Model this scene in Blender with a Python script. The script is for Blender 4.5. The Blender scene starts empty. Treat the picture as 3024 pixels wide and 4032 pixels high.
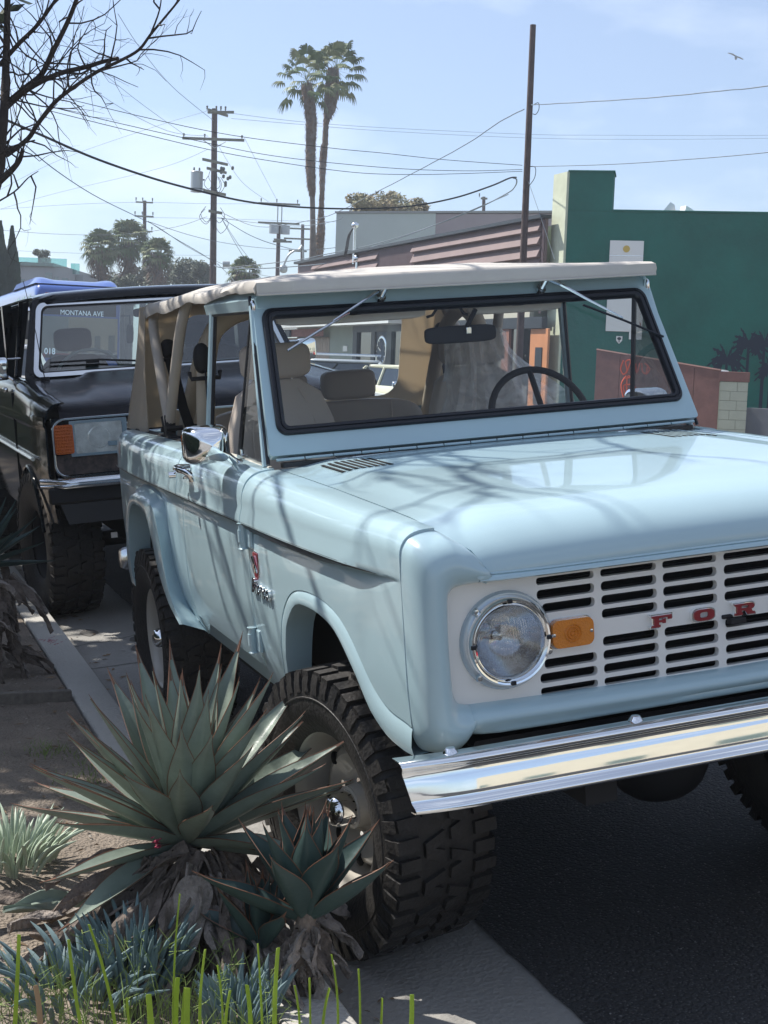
import bpy, bmesh, math, random
from mathutils import Vector, Matrix, noise
from mathutils.geometry import tessellate_polygon
PI = math.pi
rnd = random.Random(7)
S = bpy.context.scene
COL = S.collection

SKY_STRENGTH = 0.080
EXPOSURE = 0.64
SKY_TINT = (.84, .97, 1.17, 1)
CLOUD = (11.0, 11.8, 12.8, 1)
VEIL = 0.20
SUN_E = 4.9
LEAFN = 8000
SHADEN = 52
HAZE = 0.0014

# ------------------------------------------------------------------ camera, sky, sun, exposure
RW = [[0.9368914598828196, -0.347714729239803, 0.036453524772364486],
      [-0.0014292408560087067, -0.1080742716733322, -0.9941417952550099],
      [0.34961743330276646, 0.9313508570200434, -0.10175083026106614]]
CW = Vector((-2.0035, -2.812, 1.4168))
cd = bpy.data.cameras.new('camera'); cam = bpy.data.objects.new('camera', cd); COL.objects.link(cam)
cam.matrix_world = Matrix(((RW[0][0], -RW[1][0], -RW[2][0], CW.x), (RW[0][1], -RW[1][1], -RW[2][1], CW.y),
                           (RW[0][2], -RW[1][2], -RW[2][2], CW.z), (0, 0, 0, 1)))
cd.sensor_fit = 'VERTICAL'; cd.sensor_height = 24.0; cd.sensor_width = 18.0
cd.lens = 5590.0 / 4032 * 24.0
cd.clip_start = 0.05; cd.clip_end = 3000
S.camera = cam

# the street leans towards its gutter: QC turns the parked cars' frame into the world's
QC = Matrix(((0.9948411724261824, 0, -0.10144477140641042), (0.0003417556372997394, 0.9999943252951916, 0.0033515042143714207),
             (0.10144419573727834, -0.0033688837045192798, 0.9948355269961976)))
QM = QC.to_4x4()
SUN = (QC @ Vector((-.42, .60, 1.0))).normalized()
sun_el = math.asin(SUN.z); sun_az = math.atan2(SUN.x, SUN.y)

wd = bpy.data.worlds.new('World'); S.world = wd; wd.use_nodes = True
nt = wd.node_tree; nt.nodes.clear()
def wn(t, **k):
    n = nt.nodes.new(t)
    for a, b in k.items(): setattr(n, a, b)
    return n
sky = wn('ShaderNodeTexSky', sky_type='NISHITA', sun_disc=False, sun_elevation=sun_el, sun_rotation=sun_az,
         altitude=20, air_density=1.0, dust_density=.7, ozone_density=1.6)
tint = wn('ShaderNodeMix', data_type='RGBA', blend_type='MULTIPLY'); tint.inputs[0].default_value = 1; tint.inputs[7].default_value = SKY_TINT
bg = wn('ShaderNodeBackground'); bg.inputs[1].default_value = SKY_STRENGTH
out = wn('ShaderNodeOutputWorld')
tc = wn('ShaderNodeTexCoord'); mp = wn('ShaderNodeMapping'); mp.inputs['Scale'].default_value = (1.6, 1.6, 4.5)
mp.inputs['Location'].default_value = (.35, .2, .55)
nz = wn('ShaderNodeTexNoise'); nz.inputs['Scale'].default_value = 2.6; nz.inputs['Detail'].default_value = 7; nz.inputs['Roughness'].default_value = .52
cr = wn('ShaderNodeValToRGB'); cr.color_ramp.elements[0].position = .50; cr.color_ramp.elements[1].position = .78; cr.color_ramp.elements[0].color = (VEIL, VEIL, VEIL, 1)
cr.color_ramp.elements[1].color = (.62, .62, .62, 1)
mx = wn('ShaderNodeMix', data_type='RGBA'); mx.inputs[7].default_value = CLOUD
L = nt.links.new
L(tc.outputs['Generated'], mp.inputs[0]); L(mp.outputs[0], nz.inputs[0]); L(nz.outputs[0], cr.inputs[0])
L(cr.outputs[0], mx.inputs[0]); L(sky.outputs[0], tint.inputs[6]); L(tint.outputs[2], mx.inputs[6]); L(mx.outputs[2], bg.inputs[0]); L(bg.outputs[0], out.inputs[0])

sl = bpy.data.lights.new('sun', 'SUN'); sl.energy = SUN_E; sl.angle = math.radians(.53); sl.color = (1, .955, .88)
so = bpy.data.objects.new('sun', sl); COL.objects.link(so)
so.rotation_euler = SUN.to_track_quat('Z', 'Y').to_euler(); so.location = (-8, 8, 20)
vs = S.view_settings; vs.view_transform = 'Standard'; vs.look = 'None'; vs.exposure = EXPOSURE; vs.gamma = 1.0
S.render.film_transparent = False

# ------------------------------------------------------------------ materials
def mat(name, col, rough=.5, metal=0., bump=0., bscale=60., var=0., vscale=6., coat=0., alpha=1., trans=0., ior=1.45, emit=0., sheen=0., spec=.5, col2=None, aniso=None, thin=False):
    m = bpy.data.materials.new(name); m.use_nodes = True; t = m.node_tree; b = t.nodes['Principled BSDF']
    c = (*col, 1) if len(col) == 3 else col
    b.inputs['Base Color'].default_value = c; b.inputs['Roughness'].default_value = rough; b.inputs['Metallic'].default_value = metal
    b.inputs['IOR'].default_value = ior; b.inputs['Alpha'].default_value = alpha
    b.inputs['Transmission Weight'].default_value = trans; b.inputs['Coat Weight'].default_value = coat; b.inputs['Coat Roughness'].default_value = .03
    b.inputs['Specular IOR Level'].default_value = spec
    if emit: b.inputs['Emission Color'].default_value = c; b.inputs['Emission Strength'].default_value = emit
    tcn = t.nodes.new('ShaderNodeTexCoord')
    if var or col2:
        n = t.nodes.new('ShaderNodeTexNoise'); n.inputs['Scale'].default_value = vscale; n.inputs['Detail'].default_value = 6; n.inputs['Roughness'].default_value = .65
        r = t.nodes.new('ShaderNodeValToRGB'); r.color_ramp.elements[0].position = .32; r.color_ramp.elements[1].position = .68
        d = col2 if col2 else tuple(min(1, x * (1 + var)) for x in col)
        a = col if col2 else tuple(x * (1 - var) for x in col)
        r.color_ramp.elements[0].color = (*a, 1); r.color_ramp.elements[1].color = (*d, 1)
        t.links.new(tcn.outputs['Object'], n.inputs[0]); t.links.new(n.outputs[0], r.inputs[0]); t.links.new(r.outputs[0], b.inputs['Base Color'])
    if bump:
        n2 = t.nodes.new('ShaderNodeTexNoise'); n2.inputs['Scale'].default_value = bscale; n2.inputs['Detail'].default_value = 5
        bp = t.nodes.new('ShaderNodeBump'); bp.inputs['Strength'].default_value = bump; bp.inputs['Distance'].default_value = .02
        t.links.new(tcn.outputs['Object'], n2.inputs[0]); t.links.new(n2.outputs[0], bp.inputs['Height']); t.links.new(bp.outputs[0], b.inputs['Normal'])
    return m
def glass(name, tint=(.9, .95, .95), refl=.08, rough=.0):
    m = bpy.data.materials.new(name); m.use_nodes = True; t = m.node_tree; t.nodes.clear()
    o = t.nodes.new('ShaderNodeOutputMaterial'); tr = t.nodes.new('ShaderNodeBsdfTransparent'); gl = t.nodes.new('ShaderNodeBsdfGlossy')
    tr.inputs[0].default_value = (*tint, 1); gl.inputs['Roughness'].default_value = rough
    lw = t.nodes.new('ShaderNodeLayerWeight'); lw.inputs[0].default_value = .25
    mt = t.nodes.new('ShaderNodeMath'); mt.operation = 'MULTIPLY_ADD'; mt.inputs[1].default_value = .5; mt.inputs[2].default_value = refl
    mx = t.nodes.new('ShaderNodeMixShader')
    t.links.new(lw.outputs['Fresnel'], mt.inputs[0]); t.links.new(mt.outputs[0], mx.inputs[0]); t.links.new(tr.outputs[0], mx.inputs[1]); t.links.new(gl.outputs[0], mx.inputs[2]); t.links.new(mx.outputs[0], o.inputs[0])
    return m
PAINT = mat('aqua_paint', (.375, .515, .565), .28, var=.025, vscale=2.5, coat=.75, spec=.4)
WHITEP = mat('white_enamel', (.74, .73, .70), .3, coat=.6)
CHROME = mat('chrome', (.86, .87, .88), .045, 1.)
CHROME2 = mat('dull_chrome', (.72, .74, .76), .16, 1.)
RUBBER = mat('tyre_rubber', (.018, .0175, .018), .58, bump=.25, bscale=90, col2=(.032, .029, .027), vscale=14)
GASKET = mat('black_gasket', (.010, .012, .018), .38)
BLACK = mat('matt_black', (.012, .012, .014), .7)
DARK = mat('dark_void', (.004, .004, .005), .9)
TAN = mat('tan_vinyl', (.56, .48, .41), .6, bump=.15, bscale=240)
CANVAS = mat('pale_canvas', (.50, .47, .43), .85, bump=.12, bscale=420, var=.04, vscale=9)
RIMW = mat('cream_wheel_paint', (.44, .41, .36), .35, coat=.5)
AMBER = mat('amber_lens', (.62, .20, .012), .22, bump=.35, bscale=260, coat=.6)
GLASS = glass('clear_glass', (.93, .96, .96), .03)
LENS = glass('lamp_glass', (.74, .76, .78), .20)
CURT = mat('backlit_canvas', (.52, .47, .40), .85)
def _tr(m, w, c):
    t = m.node_tree; b = t.nodes['Principled BSDF']; o = t.nodes['Material Output']; x = t.nodes.new('ShaderNodeBsdfTranslucent'); x.inputs[0].default_value = c; k = t.nodes.new('ShaderNodeMixShader'); k.inputs[0].default_value = w
    t.links.new(b.outputs[0], k.inputs[1]); t.links.new(x.outputs[0], k.inputs[2]); t.links.new(k.outputs[0], o.inputs[0])
_tr(CURT, .40, (.78, .68, .54, 1))
def wavy(m, sc=520, st=.6):
    t = m.node_tree; w = t.nodes.new('ShaderNodeTexWave'); w.inputs['Scale'].default_value = sc / 6.28; w.bands_direction = 'X'; tcn = t.nodes.new('ShaderNodeTexCoord'); b = t.nodes.new('ShaderNodeBump'); b.inputs['Strength'].default_value = st; b.inputs['Distance'].default_value = .003
    t.links.new(tcn.outputs['Object'], w.inputs[0]); t.links.new(w.outputs[1], b.inputs['Height'])
    for n in t.nodes:
        if n.type == 'BSDF_GLOSSY': t.links.new(b.outputs[0], n.inputs['Normal']); n.inputs['Roughness'].default_value = .06
wavy(LENS, 620, 1.0)
REDP = mat('red_enamel', (.22, .012, .02), .3, coat=.8)
SEAL = mat('pale_seal', (.45, .43, .38), .6)
BELT = mat('black_belt', (.01, .011, .014), .75)

# ------------------------------------------------------------------ mesh helpers: a shape is (verts, faces)
def join(*vf):
    V, F = [], []
    for v, f in vf:
        n = len(V); V += list(v); F += [tuple(i + n for i in q) for q in f]
    return V, F
def mir(vf): return [(-x, y, z) for x, y, z in vf[0]], [tuple(reversed(q)) for q in vf[1]]
def both(vf): return join(vf, mir(vf))
def xf(vf, M): return [tuple(M @ Vector(v)) for v in vf[0]], vf[1]
def tr(vf, x=0, y=0, z=0): return [(a + x, b + y, c + z) for a, b, c in vf[0]], vf[1]
def mk(name, vf, m, parent=None, sharp=38, solid=0, bevel=0, seg=2, off=-1, sub=0, loc=None):
    me = bpy.data.meshes.new(name); me.from_pydata([tuple(v) for v in vf[0]], [], vf[1])
    bm = bmesh.new(); bm.from_mesh(me); bmesh.ops.remove_doubles(bm, verts=bm.verts, dist=1e-5)
    a = math.radians(sharp)
    for f in bm.faces: f.smooth = True
    for e in bm.edges:
        e.smooth = not (len(e.link_faces) != 2 or e.calc_face_angle(0) > a)
    bm.to_mesh(me); bm.free()
    if m: me.materials.append(m)
    o = bpy.data.objects.new(name, me); COL.objects.link(o)
    if parent: o.parent = parent
    if solid: s = o.modifiers.new('s', 'SOLIDIFY'); s.thickness = solid; s.offset = off
    if bevel: s = o.modifiers.new('b', 'BEVEL'); s.width = bevel; s.segments = seg; s.limit_method = 'ANGLE'; s.angle_limit = math.radians(35); s.harden_normals = False
    if sub: s = o.modifiers.new('u', 'SUBSURF'); s.levels = s.render_levels = sub
    if loc: o.location = loc
    return o
def mk2(name, vf, m, parent=None, **k): return mk(name, vf, m, parent, **k), mk(name, mir(vf), m, parent, **k)
def fixn(vf):
    bm = bmesh.new(); vs_ = [bm.verts.new(v) for v in vf[0]]
    for f in vf[1]:
        try: bm.faces.new([vs_[i] for i in f])
        except Exception: pass
    bmesh.ops.recalc_face_normals(bm, faces=bm.faces); bm.verts.index_update()
    r = ([tuple(v.co) for v in bm.verts], [tuple(v.index for v in f.verts) for f in bm.faces]); bm.free(); return r
def box(x0, x1, y0, y1, z0, z1):
    V = [(x, y, z) for z in (z0, z1) for y in (y0, y1) for x in (x0, x1)]
    return V, [(0, 2, 3, 1), (4, 5, 7, 6), (0, 1, 5, 4), (2, 6, 7, 3), (0, 4, 6, 2), (1, 3, 7, 5)]
def grid(P, cu=False, cv=False):
    n, m = len(P), len(P[0]); V = [p for r in P for p in r]; F = []
    for i in range(n - (0 if cu else 1)):
        for j in range(m - (0 if cv else 1)):
            a, b = (i + 1) % n, (j + 1) % m
            F.append((i * m + j, a * m + j, a * m + b, i * m + b))
    return V, F
def frames(pts):
    P = [Vector(p) for p in pts]; T = []
    for i in range(len(P)):
        a = P[max(0, i - 1)]; b = P[min(len(P) - 1, i + 1)]; t = (b - a); T.append(t.normalized() if t.length > 1e-9 else Vector((0, 0, 1)))
    up = Vector((0, 0, 1)) if abs(T[0].z) < .9 else Vector((1, 0, 0)); N = []
    n = T[0].cross(up).normalized()
    for t in T:
        n = (n - t * n.dot(t)); n = n.normalized() if n.length > 1e-6 else t.orthogonal().normalized(); N.append((n, t.cross(n)))
    return P, N
def tube(pts, r, n=10, caps=True, flat=1.):
    P, N = frames(pts); R = r if isinstance(r, (list, tuple)) else [r] * len(P); G = []
    for p, (a, b), q in zip(P, N, R):
        G.append([tuple(p + a * (q * math.cos(2 * PI * k / n)) + b * (q * flat * math.sin(2 * PI * k / n))) for k in range(n)])
    V, F = grid(G, False, True)
    if caps: F.append(tuple(range(n - 1, -1, -1))); F.append(tuple(range(len(V) - n, len(V))))
    return V, F
def lathe(prof, n=32, axis='y', c=(0, 0, 0), a0=0., a1=2 * PI):
    # prof: (radius, along) ; spins about the axis through c
    full = abs(a1 - a0 - 2 * PI) < 1e-6; G = []
    for k in range(n if full else n + 1):
        t = a0 + (a1 - a0) * k / n; cs, sn = math.cos(t), math.sin(t)
        if axis == 'y': G.append([(c[0] + r * cs, c[1] + h, c[2] + r * sn) for r, h in prof])
        elif axis == 'x': G.append([(c[0] + h, c[1] + r * cs, c[2] + r * sn) for r, h in prof])
        else: G.append([(c[0] + r * cs, c[1] + r * sn, c[2] + h) for r, h in prof])
    return grid(G, full, False)
def rrect(x0, x1, z0, z1, r, n=5):
    r = r if isinstance(r, (list, tuple)) else [r] * 4; P = []
    for (cx, cz, a), q in zip(((x1, z1, 0), (x0, z1, 90), (x0, z0, 180), (x1, z0, 270)), r):
        sx = -1 if cx == x1 else 1; sz = -1 if cz == z1 else 1
        for k in range(n + 1):
            t = math.radians(a + 90 * k / n); P.append((cx + sx * q + q * math.cos(t), cz + sz * q + q * math.sin(t)))
    return P
def plate(outer, holes, fn0, fn1):
    """flat sheet with holes; fn0/fn1 turn (u,v) into the front and the back point"""
    loops = [outer] + list(holes); pts = [p for l in loops for p in l]
    tri = tessellate_polygon([[Vector((p[0], p[1], 0)) for p in l] for l in loops]); n = len(pts)
    V = [fn0(*p) for p in pts] + [fn1(*p) for p in pts]
    F = [tuple(t) for t in tri] + [tuple(i + n for i in reversed(t)) for t in tri]; k = 0
    for l in loops:
        m = len(l)
        for i in range(m): a, b = k + i, k + (i + 1) % m; F.append((a, b, b + n, a + n))
        k += m
    return fixn((V, F))
def prism(poly, y0, y1, ax='y'):
    f = {'y': lambda y: (lambda u, v: (u, y, v)), 'x': lambda y: (lambda u, v: (y, u, v)), 'z': lambda y: (lambda u, v: (u, v, y))}[ax]
    return plate(poly, [], f(y0), f(y1))
def ringf(A, B):  # strip between two equal loops of 3-D points
    return grid([A, B], False, True)
def interp(tab, x):
    if x <= tab[0][0]: return tab[0][1]
    for (a, p), (b, q) in zip(tab, tab[1:]):
        if x <= b: t = (x - a) / (b - a); return p + (q - p) * t
    return tab[-1][1]
def smooth_curve(P, n=4):
    out = []
    for i in range(len(P) - 1):
        p0 = P[max(0, i - 1)]; p1 = P[i]; p2 = P[i + 1]; p3 = P[min(len(P) - 1, i + 2)]
        for k in range(n):
            t = k / n
            out.append(tuple(.5 * (2 * b + (c - a) * t + (2 * a - 5 * b + 4 * c - d) * t * t + (-a + 3 * b - 3 * c + d) * t ** 3) for a, b, c, d in zip(p0, p1, p2, p3)))
    out.append(tuple(P[-1])); return out
def ss(a, b, x): t = max(0, min(1, (x - a) / (b - a))); return t * t * (3 - 2 * t)
def pillow(x0, x1, y0, y1, z0, z1, n=8, p=3.5):
    G = []
    cx, cy, cz = (x0 + x1) / 2, (y0 + y1) / 2, (z0 + z1) / 2; a, b, c = (x1 - x0) / 2, (y1 - y0) / 2, (z1 - z0) / 2
    sg = lambda v, e: math.copysign(abs(v) ** e, v)
    for i in range(n * 2 + 1):
        ph = -PI / 2 + PI * i / (2 * n)
        G.append([(cx + a * sg(math.cos(ph), 2 / p) * sg(math.cos(t), 2 / p), cy + b * sg(math.cos(ph), 2 / p) * sg(math.sin(t), 2 / p), cz + c * sg(math.sin(ph), 2 / p)) for t in [2 * PI * k / (4 * n) for k in range(4 * n)]])
    return grid(G, False, True)
def thing(name, label, cat, loc=(0, 0, 0), rz=0, group=None, M=None):
    o = bpy.data.objects.new(name, None); COL.objects.link(o); o.empty_display_size = .2
    if M is not None: o.matrix_world = M
    else: o.location = loc; o.rotation_euler = (0, 0, rz)
    tag(o, label, cat, group); return o
def tag(o, label=None, cat=None, group=None, kind=None):
    if label: o['label'] = label
    if cat: o['category'] = cat
    if group: o['group'] = group
    if kind: o['kind'] = kind
    return o
def text(name, s, size, m, parent, M, depth=.002, offset=0., sx=1., align='CENTER'):
    c = bpy.data.curves.new(name, 'FONT'); c.body = s; c.size = size; c.extrude = depth; c.offset = offset; c.align_x = align; c.align_y = 'CENTER'; c.resolution_u = 3
    tmp = bpy.data.objects.new('tmp', c); me = bpy.data.meshes.new_from_object(tmp); bpy.data.objects.remove(tmp)
    me.transform(M @ Matrix.Scale(sx, 4, (1, 0, 0))); me.materials.clear(); me.materials.append(m); me.name = name
    o = bpy.data.objects.new(name, me); COL.objects.link(o)
    if parent: o.parent = parent
    return o

# ------------------------------------------------------------------ the pale blue off-road car (car frame: x across, y rearwards, z up)
CAR = thing('off_road_car', 'pale aqua vintage off-road car with white grille and cream soft top, nearest the camera', 'car', M=QM)
SHADE_TRIM = mat('shade_black_trim', (.012, .016, .020), .4, coat=.2)
def side(Y):
    if Y < 1: return -.82 + .045 * (1 - max(Y, 0)) ** 2
    if Y > 2.6: return -.82 + .035 * (Y - 2.6) ** 2
    return -.82
def tuck(z): return interp([(.48, .085), (.53, .06), (.58, .038), (.62, .02), (.70, .006), (.80, 0), (1.2, 0)], z)
def section(Y, zb, xs, zt):
    s = side(Y); amp = ss(.02, .35, Y) * (1 if Y < 3.3 else 1 - ss(3.35, 3.6, Y)); P = []
    for k in range(9):
        z = zb + (1.020 - zb) * k / 8; P.append((s + tuck(z) + .005 * amp * ss(.95, 1.02, z), z))
    P += [(s + .009 * amp, 1.030), (s + .009 * amp, 1.035), (s - .016 * amp, 1.0385), (s - .021 * amp, 1.044), (s - .020 * amp, 1.057)]
    a0 = (s - .012 * amp, 1.085); w = xs - a0[0]; h = zt - a0[1]
    for k in range(13):
        t = PI / 2 * k / 12; P.append((xs - w * abs(math.cos(t)) ** .62, a0[1] + h * math.sin(t) ** .85 if k else a0[1]))
    return P
AO = smooth_curve([(.048, .706), (.08, .712), (.165, .722), (.238, .756), (.30, .81), (.376, .868), (.47, .908), (.604, .922), (.735, .912), (.82, .88), (.885, .82), (.925, .745), (.95, .67), (.972, .60), (.985, .53)], 3)
AI = smooth_curve([(.048, .640), (.10, .640), (.185, .655), (.257, .697), (.319, .761), (.373, .809), (.444, .855), (.522, .876), (.625, .884), (.739, .873), (.821, .814), (.857, .752), (.881, .674), (.90, .60), (.905, .53)], 3)
seamX = lambda Y: -interp([(0, .692), (.15, .708), (.5, .714), (1.2, .716)], Y)
seamZ = lambda Y: interp([(0, 1.138), (.15, 1.151), (.34, 1.160), (.635, 1.171), (.98, 1.179), (1.25, 1.184)], Y)
def sheet(cols, xs, zt): return fixn(grid([[(x, Y, z) for x, z in section(Y, zb, xs(Y), zt(Y))] for Y, zb in cols]))
fc = sorted(set(AO), key=lambda p: p[0])
fc = fc + [(1.0, .53), (1.05, .53), (1.1, .53), (1.15, .53), (1.198, .53)]
FEN = sheet(fc, seamX, seamZ)
beltZ = lambda Y: interp([(1.2, 1.186), (1.6, 1.192), (2.1, 1.190), (3.3, 1.190), (3.5, 1.185)], Y)
beltX = lambda Y: -.728 if Y < 3.2 else -.728 + .1 * (Y - 3.2) ** 2
for sgn, fn in (('', lambda v: v), ('m', mir)):
    far = sgn == 'm'
    lab = None
    f = mk('front_fender', fn(FEN), PAINT, CAR, solid=.008, off=0)
    A = [(side(y) + tuck(z), y, z) for y, z in AO]; B = [(side(y) + tuck(z) - .006, y, z + .0) for y, z in [((a[0] * .8 + b[0] * .2), (a[1] * .8 + b[1] * .2)) for a, b in zip(AO, AI)]]
    C_ = [(side(y) + tuck(z) * .8 - .012, y, z) for y, z in [((a[0] * .3 + b[0] * .7), (a[1] * .3 + b[1] * .7)) for a, b in zip(AO, AI)]]
    D = [(side(y) + tuck(z) * .8 - .010, y, z) for y, z in AI]; E_ = [(side(y) + .07, y, z + .004) for y, z in AI]
    mk('wheel_arch_flare', fn(fixn(grid([A, B, C_, D, E_]))), PAINT, CAR, sharp=50)
    door = mk('door', fn(sheet([(1.204 + .886 * k / 14, .604) for k in range(15)], beltX, beltZ)), PAINT, CAR, solid=.008, off=0)
    mk('rocker_panel', fn(fixn(grid([[(-.82 + tuck(z), Y, z) for z in (.598, .58, .56, .54, .53)] + [(-.70, Y, .525)] for Y in (1.2, 1.6, 2.0, 2.22)]))), PAINT, CAR, solid=.006)
    # rear quarter with its arch
    G = smooth_curve([(2.098, .53), (2.15, .552), (2.22, .592), (2.295, .671), (2.355, .788), (2.404, .938), (2.47, .997), (2.625, 1.008), (2.827, 1.006), (2.97, .985), (3.10, .93), (3.20, .84), (3.27, .72), (3.31, .62)], 3)
    G2 = [(y, min(z, 1.010)) for y, z in G] + [(3.36, .60), (3.42, .60), (3.48, .605), (3.53, .62)]
    mk('rear_quarter', fn(sheet(G2, beltX, beltZ)), PAINT, CAR, solid=.008, off=0)
    FO = smooth_curve([(2.10, .575), (2.17, .60), (2.25, .66), (2.30, .75), (2.345, .86), (2.40, .945), (2.48, .975), (2.65, .988), (2.83, .975), (2.94, .94), (3.02, .88), (3.09, .80), (3.15, .70), (3.18, .62), (3.20, .58)], 3)
    FI = smooth_curve([(2.16, .565), (2.24, .60), (2.33, .65), (2.42, .74), (2.47, .82), (2.53, .895), (2.60, .93), (2.72, .942), (2.85, .933), (2.93, .90), (2.985, .84), (3.02, .77), (3.05, .70), (3.07, .62), (3.08, .56)], 3)
    G_ = smooth_curve([(2.098, .53), (2.15, .552), (2.22, .592), (2.285, .671), (2.345, .788), (2.394, .938), (2.47, .999), (2.625, 1.018), (2.827, 1.012), (2.98, .985), (3.10, .93), (3.20, .84), (3.27, .72), (3.31, .62), (3.31, .57)], 3)
    gA = [(side(y) + tuck(z) - .001, y, z) for y, z in G_]; gB = [(side(y) + tuck(z) - .016, (y * .7 + u * .3), (z * .7 + v * .3)) for (y, z), (u, v) in zip(G_, FO)]
    gC = [(side(y) + tuck(z) * .4 - .048, y, z) for y, z in FO]; gD = [(side(y) + tuck(z) * .4 - .056, (y * .5 + u * .5), (z * .5 + v * .5)) for (y, z), (u, v) in zip(FO, FI)]
    gE = [(side(y) + tuck(z) * .4 - .05, y, z) for y, z in FI]; gF = [(side(y) + .04, y, z + .002) for y, z in FI]
    mk('rear_wheel_arch_flare', fn(fixn(grid([gA, gB, gC, gD, gE, gF]))), PAINT, CAR, sharp=50)
    # rounded rear corner
    Rc = []
    for k in range(9):
        t = PI / 2 * k / 8; row = []
        for x, z in section(3.53, .62, beltX(3.53), beltZ(3.53)): row.append((x + .13 * (1 - math.cos(t)) , 3.53 + .11 * math.sin(t), z))
        Rc.append(row)
    mk('rear_corner_panel', fn(fixn(grid(Rc))), PAINT, CAR)
    mk('rear_lamp', fn(tube([(-.70, 3.63, .95), (-.70, 3.66, .95)], .045, 20)), REDP, CAR)
    mk('rear_bumper', fn(tr(pillow(-.80, 0, 3.70, 3.78, .52, .64, 5, 6), 0, 0, 0)), CHROME2, CAR)
    # door hinges, one above the other
    for hz in (1.003, .69):
        xx = -.82 + tuck(hz)
        h = mk('door_hinge', fn(join(box(xx - .012, xx, 1.150, 1.192, hz - .034, hz + .034), tube([(xx - .018, 1.2, hz - .038), (xx - .018, 1.2, hz + .038)], .0125, 14))), PAINT, CAR, bevel=.004)
        mk('hinge_knuckle', fn(tube([(xx - .019, 1.201, hz - .018), (xx - .019, 1.201, hz + .018)], .0142, 14)), PAINT, h)
    hd = mk('door_handle', fn(join(tube(smooth_curve([(-.862, 1.93, 1.150), (-.878, 1.90, 1.153), (-.88, 1.84, 1.153), (-.872, 1.78, 1.150), (-.858, 1.765, 1.135), (-.852, 1.768, 1.118)], 4), .0085, 10, flat=1.3), tube([(-.83, 1.90, 1.147), (-.872, 1.90, 1.150)], .016, 14), tube([(-.825, 1.86, 1.125), (-.86, 1.86, 1.130)], .013, 14))), CHROME, CAR)
    mk('push_button', fn(tube([(-.872, 1.925, 1.128), (-.895, 1.93, 1.128)], .011, 12)), CHROME, hd)
    mk('door_lock', fn(tube([(-.815, 1.885, 1.065), (-.832, 1.885, 1.065)], .011, 14)), CHROME2, CAR)
    # chrome door mirror on a slanted arm
    mm = mk('door_mirror', fn(join(tube(smooth_curve([(-.765, 1.49, 1.186), (-.785, 1.475, 1.205), (-.825, 1.42, 1.235), (-.866, 1.362, 1.262)], 4), [.021, .018, .015] + [.0115] * 10, 12), tr(lathe([(.0, 0), (.020, 0), (.024, .004), (.020, .012), (.012, .016), (0, .016)], 16, 'z'), -.765, 1.49, 1.178))), CHROME, CAR)
    # mirror head: squared-off bullet, glass facing rear
    Hd = []
    for k, (yy, sc) in enumerate([(1.352, .02), (1.356, .45), (1.368, .72), (1.39, .90), (1.42, .985), (1.455, 1.0), (1.480, .985), (1.484, .95), (1.480, .90)]):
        lo = rrect(-.063 * sc, .063 * sc, -.054 * sc, .054 * sc, .026 * sc, 5)
        Hd.append([(-.872 + u * 1.08, yy + .0, 1.260 + v * 1.08) for u, v in lo])
    v_, f_ = grid(Hd, False, True); f_.append(tuple(range(24)))
    mh = mk('mirror_housing', fn(fixn((v_, f_))), CHROME, mm, sharp=60)
    if far: mm.location = (.0, .34, -.02)
    mk('mirror_glass', fn(prism(rrect(-.930, -.814, 1.208, 1.312, .025), 1.474, 1.477)), CHROME, mm)
    # side window frame: rear post, top rail, slim division bar, vent latch
    sw = mk('door_window_frame', fn(join(tube([(-.715, 2.085, 1.19), (-.672, 2.045, 1.668)], .013, 8), tube([(-.672, 2.045, 1.668), (-.668, 1.46, 1.665)], .013, 8),
             tube([(-.735, 1.27, 1.19), (-.692, 1.452, 1.67)], .011, 8))), PAINT, CAR)
    mk('header_rail', fn(fixn(grid([[(-.655, y, 1.655), (-.683, y, 1.658), (-.690, y, 1.69), (-.672, y, 1.715)] for y in (1.44, 1.75, 2.10)]))), PAINT, CAR, solid=.008)
    mk('window_seal', fn(join(tube([(-.712, 2.055, 1.19), (-.672, 2.015, 1.655)], .007, 6), tube([(-.676, 2.03, 1.655), (-.672, 1.47, 1.652)], .005, 6))), GASKET, sw)
    mk('vent_window_bar', fn(join(tube([(-.722, 1.63, 1.19), (-.678, 1.505, 1.655)], .0085, 6))), GASKET, sw)
    mk('vent_window_glass', fn(([(-.722, 1.62, 1.195), (-.735, 1.285, 1.195), (-.695, 1.45, 1.65), (-.68, 1.5, 1.65)], [(0, 1, 2, 3)])), GLASS, sw)
    mk('vent_latch', fn(join(box(-.735, -.715, 1.54, 1.61, 1.198, 1.206), tube([(-.725, 1.575, 1.2), (-.728, 1.57, 1.225)], .006, 8))), CHROME2, sw)
    mk('belt_seal', fn(tube([(-.728, 1.24, 1.189), (-.72, 1.6, 1.195), (-.722, 2.08, 1.193)], .009, 6, flat=.6)), SEAL if not far else SEAL, CAR)
    mk('quarter_inner_rail', fn(join(box(-.722, -.690, 2.10, 3.45, 1.165, 1.196))), BLACK, CAR, bevel=.004)
    mk('frame_latch', fn(tr(pillow(-.700, -.684, 1.435, 1.455, 1.645, 1.69, 4, 2.6))), CHROME2, CAR)
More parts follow.
